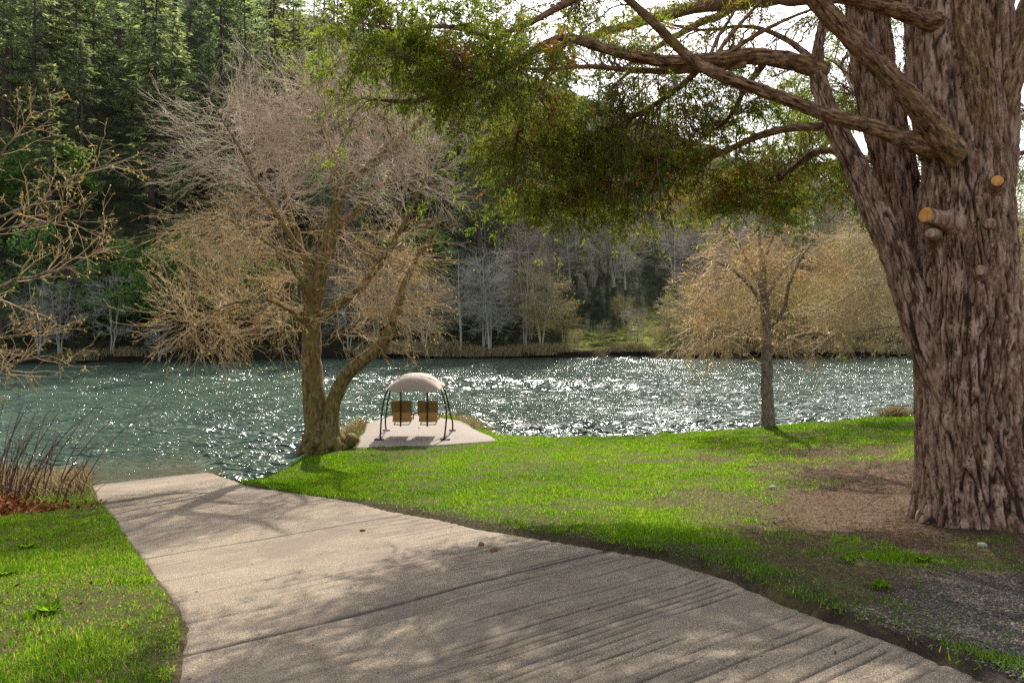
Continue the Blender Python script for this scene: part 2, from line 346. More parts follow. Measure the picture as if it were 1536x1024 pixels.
def dirt_mask(x, y):
    e = np.hypot((x - 7.9) / 5.1, (y - 8.4) / np.where(y < 8.4, 8.5, 5.6)); n = n2(x, y, .8, 4, 9.)
    m = smooth(1.12, .62, e + (n - .5) * .9)
    strip = np.exp(-((x - 9) / 5.0) ** 2 - ((y - 14.5) / 1.6) ** 2) * .8
    return np.clip(np.maximum(m, strip * smooth(.35, .6, n)), 0, 1)
def gravel_mask(x, y):
    return smooth(-.4, .5, x - (2.55 + .62 * (y - 4)) + (n2(x, y, 1.2, 3, 4.) - .5) * 1.6) * smooth(6.2, 4.6, y + (n2(x, y, 1., 3, 6.) - .5) * 1.5)

def build_ground():
    xs = np.r_[-400, -200, -100, -60, np.arange(-40, -22, 2.), np.arange(-22, 26, .12), np.arange(26, 44, 2.), 60, 100, 200, 400]
    ys = np.r_[-300, -100, -40, -15, -6, np.arange(-3, 27, .12), 28, 32, 40, 60, 90]
    X, Y = np.meshgrid(xs, ys, indexing='ij'); z, d, inr, pin = ground(X, Y)
    soil = np.clip(smooth(.55, .10, -inr) * (inr < .1) * (.45 + .55 * smooth(1.0, 3., X + .25 * (10 - Y))) * (wt(X, Y)[0] > 2), 0, 1) * smooth(.22, .45, n2(X, Y, 2.2, 3, 2.))
    soil = np.maximum(soil, smooth(1.1, .5, np.hypot(X - 5.77, Y - 8.7)) * .5)
    mb = MB(); mb.add(np.stack([X, Y, z], -1), grid_faces(len(xs), len(ys)), dirt=dirt_mask(X, Y).ravel(), soil=soil.ravel(),
                      gravel=gravel_mask(X, Y).ravel(), mud=smooth(-.1, .5, d).ravel())
    mb.build('ground', M_['ground'], smooth=True, kind='structure')
    # ramp: real grooves across it, deeper and denser towards the top
    t = np.arange(-6, 24, .014); s = np.linspace(0, 1, 56); T, S = np.meshgrid(t, s, indexing='ij'); W = w_left(T) + (w_right(T) - w_left(T)) * S
    W = W + ((n2(T, S * 0, 1.4, 3, 1.) - .5) * .16) * np.where(S > .5, 1, -1) * (np.abs(S - .5) * 2) ** 6
    x = W * V[0] + T * U[0]; y = W * V[1] + T * U[1]; z = ramp_z(x, y)
    ph = T + (n2(W, T, .5, 2, 8.) - .5) * .10
    g = np.exp(-((((ph / .088) % 1) - .5) / .105) ** 2)
    idx = np.floor(ph / .088); have = _h(idx.astype(np.int64), np.zeros_like(idx, dtype=np.int64), np.full_like(idx, 3, dtype=np.int64))
    brk = smooth(.42, .55, n2(W * .8 + have * 50, ph * .0 + have * 9, 1.1, 3, 2.))
    right = smooth(.25, .75, S * 1.15 + (6.2 - T) * .09 - .15)
    g = g * brk * np.clip(right, 0, 1) * smooth(.22, .6, have + right * .25 - .1) * smooth(.03, .16, (1 - S) * 3.6 - .05 * have)
    faint = np.exp(-((((ph / .19) % 1) - .5) / .10) ** 2) * smooth(.5, .65, n2(W + 31, np.floor(ph / .19) * 3.7, .6, 2, 7.)) * .35
    g = np.maximum(g, faint)
    for tj in (8.9, 5.05, 13.2):
        jj = tj + (n2(W, W * 0, .8, 2, tj) - .5) * (.10 if tj < 6 else .05); g = np.maximum(g, np.exp(-((T - jj) / (.030 if tj < 6 else .022)) ** 2))
    z = z - g * .019 + (n2(x, y, 1.1, 3) - .5) * .035 + (n2(x, y, 7, 2) - .5) * .006
    mt, mw = 15.75 + .0 * W, W - w_left(T)
    moss = smooth(.45, .1, np.abs(T - 15.9 - .12 * mw) / .9 + (n2(x, y, 2., 3) - .5) * .5) * smooth(1.8, .9, mw + (n2(x, y, 3, 2) - .5) * .8)
    z[:, 0] -= .15; z[:, -1] -= .15
    wet = smooth(.14, -.02, z) * .9
    mb = MB(); mb.add(np.stack([x, y, z], -1), grid_faces(*T.shape), groove=np.clip(g * 1.25, 0, 1).ravel(), moss=moss.ravel(), wet=wet.ravel())
    mb.build('boat_ramp', M_['ramp'], smooth=True, kind='structure')
    # pad under the swing
    P = np.array(PAD); n = len(P); P = np.concatenate([resample(np.c_[P, np.zeros(n)][[i, (i + 1) % n]], 6)[:-1] for i in range(n)])[:, :2]
    P = P + (np.stack([n2(P[:, 0], P[:, 1], 1.3, 2), n2(P[:, 0], P[:, 1], 1.3, 2, 4.)], -1) - .5) * .18; n = len(P); c = P.mean(0)
    vs = [np.c_[c + (P - c) * k, np.full(n, PADZ)] for k in (.02, .5, .96, .995)]; vs[-1][:, 2] -= .02; vs.append(np.c_[P, np.full(n, PADZ - .2)])
    mb = MB(); mb.add(np.concatenate(vs), grid_faces(5, n, True)); mb.build('concrete_pad', M_['pad'], kind='structure')
build_ground()

def shore(x):
    return np.interp(x, (-400, -70, -44, -30, -14, 40, 120, 400), (40, 55, 59, 62.5, 67.0, 68.2, 72, 95)) + (n2(x, np.zeros_like(np.asarray(x, float)), .25, 3, 2.) - .5) * 1.6
def hill_z(x, y):
    x = np.asarray(x, float); y = np.asarray(y, float); d = y - shore(x)
    m = np.interp(x / np.maximum(y, 20) * 70, (-60, -30, 0, 18, 40, 70), (.88, .86, .70, .50, .33, .27))
    bench = np.interp(x, (-20, -5, 5, 16, 30, 50), (.0, .35, 1, 1, .5, .3))
    up = smooth(2, 18, d) * np.maximum(d - 3 * bench, 0) * m * (1 - .25 * bench * smooth(40, 10, d)); cap = 95 * m
    up = np.where(up > cap * .7, cap * .7 + (1 - np.exp(-(up - cap * .7) / (cap * .5))) * cap * .5, up)
    n = (n2(x, y, .06, 4) - .5) * 7 * smooth(3, 25, d) + (n2(x, y, .4, 3, 5.) - .5) * 1.2 * smooth(.5, 5, d)
    return np.where(d < 0, -1.2 + np.maximum(d, -3) * .1, -1.2 + 2.0 * smooth(0, 1.4, d)) + up + n
def hz(x, y): return float(hill_z(np.array([x]), np.array([y]))[0])

def build_far():
    xs = np.r_[np.arange(-420, -110, 20.), np.arange(-110, 112, .8), np.arange(112, 430, 20.)]; s = np.r_[np.arange(-4, 6, .4), np.arange(6, 30, .8), np.arange(30, 150, 3.), 170, 220, 300, 400]
    X, Sx = np.meshgrid(xs, s, indexing='ij'); Y = shore(X) + Sx
    z = hill_z(X, Y); px = X / Y * F + CX
    mead = smooth(835, 862, px + (n2(X, Y, .3, 2) - .5) * 30) * smooth(1075, 1010, px) * smooth(1.0, 2.0, Sx) * smooth(13, 9.5, Sx + (n2(X, Y, .2, 3) - .5) * 8)
    mb = MB(); mb.add(np.stack([X, Y, z], -1), grid_faces(len(xs), len(s)), meadow=mead.ravel(), shore=smooth(2.4, 1.0, Sx).ravel())
    mb.build('hillside', M_['hill'], smooth=True, kind='structure')
    # river: a sheet with real waves, finer towards the near bank
    ys = [8.]; 
    while ys[-1] < 78: ys.append(ys[-1] + .055 + max(0, ys[-1] - 16) * .0040)
    ys = np.array(ys); xs = np.r_[-400, -200, -120, -80, np.arange(-60, 60, .22), 80, 120, 200, 400]
    ys = np.r_[-80, -20, ys, 100]
    X, Y = np.meshgrid(xs, ys, indexing='ij')
    fl = X + (n2(X, Y, .05, 2) - .5) * 14; amp = .45 + 1.0 * n2(X, Y, .09, 3, 7.)
    amp = amp * (1 + 1.3 * smooth(.52, .75, n2(X * .35, Y, .22, 3, 11.)))
    rg = lambda v: np.clip(1 - np.abs(v * 2 - 1) * 1.6, 0, 1) ** 1.7
    z = rg(n2(fl * .6, Y * 1.3, .9, 2, 1.)) * .13 + rg(n2(fl * 1.5, Y * 3.0, 1., 2, 4.)) * .075 - .06
    z = z * amp
    land, d, inr, _ = ground(X, Y); rz = ramp_z(X, Y); dep = np.where(inr > 0, -rz, -land); calm = smooth(.0, .9, dep)
    z = z * (.15 + .85 * calm) * smooth(90, 76, Y)
    mb = MB(); mb.add(np.stack([X, Y, z], -1), grid_faces(len(xs), len(ys)), shallow=(smooth(.7, .02, dep) * .92 * (Y < 40)).ravel(), slow=smooth(-1., -13., X + (n2(X, Y, .08, 3, 5.) - .5) * 16).ravel())
    mb.build('river', M_['river'], smooth=True, kind='structure')
build_far()

# ------------------------------------------------------------------ camera, sky and sun
SUN_EL, SUN_AZ = R(44), R(9)
def build_light():
    cam = bpy.data.objects.new('camera', bpy.data.cameras.new('camera')); link(cam); SC.camera = cam
    cam.location = (0, 0, EYE); cam.rotation_euler = (R(90), 0, 0); cam.data.lens = 24; cam.data.sensor_width = 36
    cam.data.shift_y = (HY - 512) / 1536; cam.data.clip_end = 3000; cam.data.clip_start = .05
    w = bpy.data.worlds.new('World'); SC.world = w; w.use_nodes = True; nt = w.node_tree
    sky = nt.nodes.new('ShaderNodeTexSky'); sky.sky_type = 'NISHITA'; sky.sun_disc = False; sky.sun_elevation = SUN_EL; sky.sun_rotation = SUN_AZ
    sky.air_density = 1.2; sky.dust_density = 2.5; sky.ozone_density = 1.
    bg = nt.nodes['Background']; bg.inputs[1].default_value = .15; hs = nt.nodes.new('ShaderNodeHueSaturation'); hs.inputs['Saturation'].default_value = .42; nt.links.new(sky.outputs[0], hs.inputs['Color']); nt.links.new(hs.outputs[0], bg.inputs[0])
    l = bpy.data.lights.new('sun', 'SUN'); l.energy = 3.8; l.angle = R(.53); l.color = (1, .93, .83)
    s = bpy.data.objects.new('sun', l); link(s)
    d = np.array([math.sin(SUN_AZ) * math.cos(SUN_EL), math.cos(SUN_AZ) * math.cos(SUN_EL), math.sin(SUN_EL)])
    from mathutils import Vector
    s.rotation_euler = Vector(d).to_track_quat('Z', 'Y').to_euler(); s.location = (10, 60, 60)
    SC.view_settings.view_transform = 'Standard'; SC.view_settings.look = 'None'; SC.view_settings.exposure = 1.2; SC.view_settings.gamma = 1
    SC.cycles.max_bounces = 6; SC.cycles.transparent_max_bounces = 8; SC.cycles.sample_clamp_indirect = 4; SC.cycles.sample_clamp_direct = 0
    SC.cycles.use_denoising = False
build_light()

# ------------------------------------------------------------------ ground cover
def scatter(n, x0, x1, y0, y1, rng): return rng.uniform(x0, x1, n), rng.uniform(y0, y1, n)
def in_view(x, y, m=.08): return (np.abs(x) < (.75 + m) * y + .5) & (y > 2.2)
def build_cover():
    rng = np.random.default_rng(11); mb = MB()
    for (x0, x1, y0, y1, dens) in ((-1, 16, 3, 9, 3400), (-7, 16, 9, 14, 2300), (-7, 16, 14, 25.2, 1400), (-9, -1, 3, 9, 6200), (-15, -3, 9, 17.5, 2400)):
        x, y = scatter(int((x1 - x0) * (y1 - y0) * dens), x0, x1, y0, y1, rng); k = in_view(x, y); x, y = x[k], y[k]
        z, d, inr, pin = ground(x, y); dm = dirt_mask(x, y); gm = gravel_mask(x, y)
        left = wt(x, y)[0] < 1.5
        thin = n2(x, y, .55, 4, 21.); weeds = smooth(.56, .66, n2(x, y, 1.5, 3, 31.)) * smooth(1.3, 2.4, x) * smooth(9.5, 7.2, y)
        p = (1 - dm) ** 2.2 * (1 - gm) * (d < .35) * np.where(inr > .035, 0, 1) * ~pin
        p = p * np.where(left, .38 + .62 * smooth(.40, .56, thin), .6 + .4 * smooth(.36, .5, thin)); p = np.maximum(p, weeds * .16 * (gm < .2) * (inr < -.05) * (d < 0))
        edge = smooth(.08, -.12, inr - (n2(x, y, 3, 3, 5.) - .5) * .40); p = p * (.10 + .90 * edge)
        k = rng.random(len(x)) < p; x, y, z, thin, left = x[k], y[k], z[k], thin[k], left[k]; N = len(x); dist = np.hypot(x, y)
        tuft = n2(x, y, 2.6, 3, 14.)
        h = (.028 + .038 * smooth(.4, .75, tuft)) * rng.uniform(.6, 1.5, N) * np.where(left, .85, .9); w = .0016 + .0007 * dist * rng.uniform(.6, 1.4, N)
        a = rng.uniform(0, 2 * np.pi, N); side = np.stack([np.cos(a), np.sin(a), 0 * a], -1); lean = np.stack([rng.normal(0, .5, N), rng.normal(0, .5, N), np.ones(N)], -1)
        b = np.stack([x, y, z - .008], -1); V3 = np.stack([b - side * w[:, None], b + side * w[:, None], b + unit(lean) * h[:, None]], 1)
        tone = np.clip(.15 + .55 * n2(x, y, .35, 3, 2.) + rng.normal(0, .16, N) + .10 * (~left) * smooth(18, 9, np.abs(y - 13) * 3) - .15 * smooth(.5, .3, thin), 0, 1)
        tone = np.where(rng.random(N) < np.where(left, .11, .04), .97, np.minimum(tone, .86))
        mb.add(V3.reshape(-1, 3), np.arange(N * 3).reshape(N, 3), tone=np.repeat(tone, 3))
    mb.build('grass', M_['grass'], kind='stuff')
    # needles, bark crumbs and twigs under the cedar
    mb = MB(); x, y = scatter(150000, .5, 15, 3.2, 18, rng); z, d, inr, pin = ground(x, y)
    p = np.maximum(dirt_mask(x, y), .10 * (x > 1.5)) * (inr < 0) * (d < 0) * (1 - .8 * gravel_mask(x, y)); k = (rng.random(len(x)) < p) & in_view(x, y)
    x, y, z = x[k], y[k], z[k]; N = len(x); a = rng.uniform(0, 6.28, N)
    leaves(mb, np.stack([x, y, z + rng.uniform(.0, .02, N)], -1), np.stack([np.cos(a), np.sin(a), rng.normal(0, .25, N)], -1), np.stack([rng.normal(0, .3, N), rng.normal(0, .3, N), np.ones(N)], -1),
           rng.uniform(.02, .075, N), rng.uniform(.004, .012, N) * (.5 + np.hypot(x, y) * .07), tone=rng.random(N) ** 1.3)
    mb.build('needle_litter', M_['litter'], kind='stuff')
    # gravel, bottom right
    mb = MB(); x, y = scatter(150000, 1.6, 7.5, 2.6, 6.6, rng); z, d, inr, pin = ground(x, y); k = (rng.random(len(x)) < gravel_mask(x, y) * .9 + .02) & (inr < .0) & in_view(x, y)
    x, y, z = x[k], y[k], z[k]; N = len(x); s = rng.uniform(.003, .011, N) * rng.uniform(.6, 1.2, N)
    o = np.array([[1, 0, 0], [0, 1, 0], [-1, 0, 0], [0, -1, 0], [0, 0, .7], [0, 0, -.7]], float)
    q = o[None] * s[:, None, None] * rng.uniform(.6, 1.3, (N, 6, 1)); a = rng.uniform(0, 6.28, N); ca, sa = np.cos(a)[:, None], np.sin(a)[:, None]
    q = np.stack([q[..., 0] * ca - q[..., 1] * sa, q[..., 0] * sa + q[..., 1] * ca, q[..., 2]], -1) + np.stack([x, y, z + .3 * s], -1)[:, None]
    f = np.array([[0, 1, 4], [1, 2, 4], [2, 3, 4], [3, 0, 4], [1, 0, 5], [2, 1, 5], [3, 2, 5], [0, 3, 5]])
    mb.add(q.reshape(-1, 3), (f[None] + (np.arange(N) * 6)[:, None, None]).reshape(-1, 3), tone=np.repeat(rng.random(N), 6)); mb.build('gravel', M_['gravel'], kind='stuff')
    # pale crumbs and fallen leaves on the left lawn
    mb = MB(); x, y = scatter(2600, -12, -1.5, 3.4, 14, rng); z, d, inr, pin = ground(x, y); k = (inr < -.05) & (d < -.2) & in_view(x, y); x, y, z = x[k], y[k], z[k]; N = len(x); a = rng.uniform(0, 6.28, N)
    leaves(mb, np.stack([x, y, z + .025 + rng.uniform(0, .02, N)], -1), np.stack([np.cos(a), np.sin(a), rng.normal(0, .4, N)], -1), np.stack([rng.normal(0, .5, N), rng.normal(0, .5, N), np.ones(N)], -1),
           rng.uniform(.02, .06, N), rng.uniform(.012, .03, N), tone=rng.random(N)); N = 700; w_ = rng.uniform(.3, 4.4, N); t_ = rng.uniform(2, 16, N); x, y = w_ * V[0] + t_ * U[0], w_ * V[1] + t_ * U[1]; k = (w_ > w_left(t_) + .05) & (w_ < w_right(t_) - .05) & (rng.random(N) < .25 + .75 * smooth(.8, .1, w_right(t_) - w_)); x, y = x[k], y[k]; N = len(x); a = rng.uniform(0, 6.28, N)
    leaves(mb, np.stack([x, y, ramp_z(x, y) + .022], -1), np.stack([np.cos(a), np.sin(a), rng.normal(0, .15, N)], -1), np.stack([rng.normal(0, .3, N), rng.normal(0, .3, N), np.ones(N)], -1), rng.uniform(.015, .045, N), rng.uniform(.006, .018, N), tone=rng.random(N) * .6); mb.build('fallen_leaves', M_['deadleaf'], kind='stuff')
build_cover()

def dry_clump(name, label, c, rx, ry, n, h, rng, **kw):
    mb = MB(); x = c[0] + rng.normal(0, rx * .5, n); y = c[1] + rng.normal(0, ry * .5, n); z, d, inr, pin = ground(x, y); k = (inr < .02) & ~pin; x, y, z = x[k], y[k], np.maximum(z[k], -.2); n = len(x)
    a = rng.uniform(0, 6.28, n); L = h * rng.uniform(.5, 1.3, n)[:, None, None]; lean = rng.uniform(.15, 1.1, n)[:, None]
    s = np.linspace(0, 1, 4)[None, :, None]; dirv = np.stack([np.cos(a), np.sin(a)], -1)[:, None] * lean[:, None]
    P = np.concatenate([np.stack([x, y], -1)[:, None] + dirv * L * s ** 1.6 * .9, z[:, None, None] - .02 + L * (s - .35 * lean[:, None] * s ** 2)], -1)
    tubes(mb, P, np.full(n, 1)[:, None] * np.array([1, .9, .7, .25]) * rng.uniform(.0022, .0045, n)[:, None] * kw.get('th', 1.), 3, tone=rng.random(n))
    return mb.build(name, M_['hay'], None, label=label, category='grass clump', group='tufts of dry grass along the bank')
def build_plants():
    rng = np.random.default_rng(23)
    dry_clump('dry_grass_clump', 'broad straw coloured grass clump behind the bare red-brown stems on the left bank', (-11.4, 15.0), 2.4, 1.0, 2600, .42, rng, th=1.8)
    dry_clump('dry_grass_clump', 'pale straw tuft at the left corner of the ramp by the river', (-9.8, 15.4), .7, .6, 700, .42, rng, th=1.8)
    dry_clump('dry_grass_clump', 'straw coloured grass between the big bare tree and the concrete pad', (-5.05, 21.6), .5, 1.9, 900, .34, rng, th=2)
    dry_clump('dry_grass_clump', 'strip of straw coloured grass along the right edge of the concrete pad', (-1.3, 22.7), 1.5, 1.5, 1300, .30, rng, th=2)
    dry_clump('dry_grass_clump', 'small pale dry tuft at the lawn edge beside the thick cedar trunk', (12.1, 21.6), .5, .2, 500, .42, rng, th=2)
    # shrub of bare red stems
    r = empty('red_stem_shrub', (0, 0, 0), label='leafless shrub of upright dark red stems on the left bank', category='shrub')
    mb = MB(); n = 60; x = rng.normal(-10.5, .7, n); y = rng.normal(13.9, .35, n); z = np.array([gz(a, b) for a, b in zip(x, y)])
    L = rng.uniform(1.0, 2.3, n); lx = np.clip((x + 10.5) * .3 + rng.normal(.28, .18, n), -.1, .6); P = []
    s = np.linspace(0, 1, 6)[None, :, None]
    P = np.stack([x, y, z - .03], -1)[:, None] + np.concatenate([lx[:, None, None] * s ** 1.5, rng.normal(0, .12, (n, 1, 1)) * s, s * (1 - .18 * s * np.abs(lx)[:, None, None])], -1) * L[:, None, None]
    P[:, 1:] += rng.normal(0, .012, P[:, 1:].shape); rad = rng.uniform(.009, .016, n)[:, None] * np.linspace(1, .35, 6)
    tubes(mb, P, rad, 5); q, qr = grow(P, rad, 3, .35, .5, rng, (0, 0, .12), .35, .95, 4, .1, .5); tubes(mb, q, qr, 3)
    mb.build('stem', M_['twig_red'], r)
    mb = MB(); n = 1300; x = rng.normal(-9.9, .75, n); y = rng.normal(12.9, .35, n); z = ground(x, y)[0] + rng.random(n) ** 1.5 * .32 * np.exp(-((x + 10.1) / .8) ** 2)
    a = rng.uniform(0, 6.28, n); leaves(mb, np.stack([x, y, z + .02], -1), np.stack([np.cos(a), np.sin(a), rng.normal(0, .5, n)], -1), rvec(n, rng) + [0, 0, .8], rng.uniform(.07, .16, n), rng.uniform(.04, .09, n), tone=rng.random(n))
    mb.build('leaf_pile', M_['deadleaf'], None, label='heap of rust red dead leaves at the foot of the red stemmed shrub', kind='stuff')
    # sprigs of weeds in the bare soil and clover on the left
    for i, (px, py, Y, lab) in enumerate(((1385, 846, 6.0, 'bright green weed in the brown needles right of the cedar shadow'), (1272, 868, 5.75, 'low green weed on the bare soil above the grooved concrete'), (1320, 918, 5.0, 'small green weed at the edge of the grooved concrete ramp'),
                                       (40, 828, 8.7, 'dark leafy weed in the left lawn by the picture edge'), (10, 870, 7.0, 'low leafy weed at the far left of the left lawn'), (75, 930, 5.6, 'flat leafy weed in the middle of the left lawn'))):
        p = at(px, py, Y); p[2] = gz(p[0], p[1]); mb = MB(); n = 60; a = rng.uniform(0, 6.28, n); el = rng.uniform(.1, 1., n); s = .10 if i < 3 else .16
        off = np.stack([np.cos(a), np.sin(a), 0 * a], -1) * (rng.random(n) ** .6 * s * .3)[:, None]
        leaves(mb, p + off + [0, 0, .02], np.stack([np.cos(a), np.sin(a), el], -1), np.stack([np.cos(a) * -.5, np.sin(a) * -.5, np.ones(n)], -1), rng.uniform(.4, 1, n) * s * .8, rng.uniform(.15, .35, n) * s, tone=rng.uniform(.2, .75, n))
        mb.build('weed', M_['grass'], None, label=lab, category='weed', group='weeds growing in the lawns')
    def stone(px, py, Y, r, lab, name='stone', m='stone', cat='stone', flat=.6):
        p = at(px, py, Y); w_, t_ = wt(p[0], p[1]); onr = w_left(t_) < w_ < w_right(t_); p[2] = ramp_z(p[0], p[1]) if onr else gz(p[0], p[1])
        u, v = np.meshgrid(np.linspace(0, np.pi, 10), np.arange(14) / 14 * 2 * np.pi, indexing='ij'); s = np.stack([np.sin(u) * np.cos(v), np.sin(u) * np.sin(v) * .8, np.cos(u) * flat], -1)
        s = s * (.75 + .5 * fbm(s * 1.7 + px, 3))[..., None]; mb = MB(); mb.add(p + [0, 0, r * flat * .5] + s * r, grid_faces(10, 14, True)); mb.build(name, M_[m], None, True, label=lab, category=cat)
    stone(1159, 722, 11.0, .06, 'pale flat stone lying on the thin grass left of the cedar')
    stone(1473, 818, 7.0, .05, 'little pale stone in the needles in front of the cedar trunk')
    stone(722, 808, 7.25, .035, 'dark cone on the concrete near the lawn edge', 'fallen_cone', 'twig_brown', 'cone', .8)
    stone(741, 822, 6.95, .04, 'second dark cone lying a hand further down the same concrete', 'fallen_cone', 'twig_brown', 'cone', .8)
    stone(544, 768, 8.6, .04, 'brown scrap lying on the sunlit concrete below the lawn corner', 'fallen_cone', 'twig_brown', 'cone', .5)
build_plants()

# ------------------------------------------------------------------ canopy swing
def build_swing():
    cx, cy, z0 = -2.84, 20.2, PADZ; r = empty('canopy_swing', (cx, cy, z0), label='two seat garden swing with tan arched canopy on the concrete pad', category='garden swing')
    hw, dp = .93, .72
    for s in (-1, 1):
        # uprights bow outwards then in under the canopy; near and far foot joined by a ground rail
        mb = MB()
        rod(mb, [(s * hw * .98, -.78, .03), (s * hw, -.60, .30), (s * hw * 1.01, -.42, .62), (s * hw * .96, -.36, 1.0), (s * hw * .84, -.34, 1.36), (s * hw * .62, -.33, 1.63), (s * .3, -.33, 1.76), (0, -.33, 1.79)], .024, 8, 28)
        rod(mb, [(s * hw * 1.1, .74, .03), (s * hw * 1.1, .62, .30), (s * hw * 1.03, .45, .62), (s * hw * .96, .38, 1.0), (s * hw * .84, .36, 1.36), (s * hw * .62, .35, 1.63), (s * .3, .35, 1.76), (0, .35, 1.79)], .024, 8, 28)
        rod(mb, [(s * hw * 1.01, -.42, .62), (s * hw * 1.03, 0, .66), (s * hw * 1.03, .45, .62)], .022, 8, 8)
        f = mb.build('side_frame', M_['metal'], r)
        for yy in (-.78, .74):
            mb = MB(); rod(mb, [(s * hw * (.86 if yy < 0 else .98), yy, .02), (s * hw * (1.16 if yy < 0 else 1.2), yy, .02)], .022, 8); mb.build('foot', M_['metal'], f)
        mb = MB(); rod(mb, [(s * hw * .98, -.78, .025), (s * hw * 1.1, .74, .025)], .02, 8); mb.build('ground_rail', M_['metal'], f)
    mb = MB(); rod(mb, [(-hw * .98, 0, .66), (-.3, 0, .66)], .001, 4)
    a, b = np.meshgrid(np.linspace(-1, 1, 41), np.linspace(-1, 1, 31), indexing='ij'); ed = (1 - np.abs(a) ** 2.5) ** .78 * (1 - np.abs(b) ** 3.2) ** .55
    zz = 1.40 + .43 * ed - .05 * np.abs(np.sin(a * 3.1)) * (1 - ed) + .012 * n2(a, b, 4, 3); zz -= .016 * np.exp(-((np.abs(a) - .56) / .035) ** 2) + .008 * np.exp(-(a / .03) ** 2); zz += .05 * (np.abs(a) ** 6) * (np.abs(b) ** 6)
    mb = MB(); X, Y = a * .80, b * .66; mb.add(np.stack([X, Y, zz], -1), grid_faces(41, 31)); mb.add(np.stack([X * .992, Y * .992, zz - .012], -1), grid_faces(41, 31)[:, ::-1])
    mb.build('canopy', M_['canvas'], r, True)
    mb = MB(); rod(mb, [(-.84, -.0, 1.40), (-.5, 0, 1.66), (0, 0, 1.77), (.5, 0, 1.66), (.84, 0, 1.40)], .02, 8, 18); mb.build('top_bar', M_['metal'], r)
    for sx in (-.385, .385):
        mb = MB(); rod(mb, [(sx, -.44, .33), (sx, -.36, 1.68)], .024, 8); mb.build('hanger', M_['metal'], r)
        st = MB()
        for e in (-.22, .22): rod(st, [(sx + e, -.28, .36), (sx + e, .30, .42)], .014, 6); rod(st, [(sx + e, -.10, .40), (sx + e, -.26, .98)], .014, 6); rod(st, [(sx + e * 1.3, -.18, .62), (sx + e * 1.3, .26, .62), (sx + e * 1.2, .3, .42)], .014, 6)
        rod(st, [(sx - .22, -.28, .36), (sx + .22, -.28, .36)], .014, 6); rod(st, [(sx - .31, -.2, .70), (sx + .31, -.2, .70)], .014, 6)
        fr = st.build('seat_frame', M_['metal'], r)
        u, v = np.meshgrid(np.linspace(-1, 1, 9), np.linspace(0, 1, 11), indexing='ij')
        def slab(fn, th):
            m = MB(); p = fn(u, v); nrm = np.array(th); f = grid_faces(9, 11); m.add(p, f[:, ::-1]); m.add(p + nrm, f)
            e = np.concatenate([np.arange(11), np.arange(1, 9) * 11 + 10, 8 * 11 + np.arange(9, -1, -1), np.arange(7, 0, -1) * 11]); q = p.reshape(-1, 3); n = len(e)
            m.add(np.concatenate([q[e], (q + nrm)[e]]), np.stack([np.arange(n), (np.arange(n) + 1) % n, (np.arange(n) + 1) % n + n, np.arange(n) + n], -1)); return m
        slab(lambda u, v: np.stack([sx + u * .27, -.25 + .55 * v, .42 + .02 * u ** 2 + .05 * v], -1), (0, 0, .05)).build('seat', M_['sling'], r)
        bk = slab(lambda u, v: np.stack([sx + u * .27, -.17 - .16 * v - .03 * (1 - u ** 2), .46 + .56 * v], -1), (0, .05, .015)).build('backrest', M_['sling'], r)
        slab(lambda u, v: np.stack([sx + u * .29, -.262 - .10 * v - .034 * (1 - u ** 2), .72 + .31 * v], -1), (0, .10, .02)).build('cushion', M_['sling_dark'], bk)
        for e in (-1, 1): m = MB(); box(m, (sx + e * .285, .03, .64), (.05, .44, .025)); m.build('armrest', M_['metal'], r)
build_swing()

# ------------------------------------------------------------------ trees on the near bank
def limb(mb, path, r, k=10, n=24, wob=.0, rng=RNG, rough=.10):
    P = resample(np.asarray(path, float), n); rr = np.interp(np.linspace(0, 1, n), np.linspace(0, 1, len(r)), r)
    if wob: P[1:-1] += rng.normal(0, wob, (n - 2, 3))
    T, A, B = frames(P); a = np.arange(k) / k * 2 * np.pi
    V = A[:, None] * np.cos(a)[:, None] + B[:, None] * np.sin(a)[:, None]
    q = P[:, None] + V * rr[:, None, None]
    q = P[:, None] + V * (rr[:, None] * (1 + rough * 2 * (fbm(q * 3.2 + 5, 3) - .5)))[..., None]
    mb.add(q.reshape(-1, 3), grid_faces(n, k, True)); return P, rr

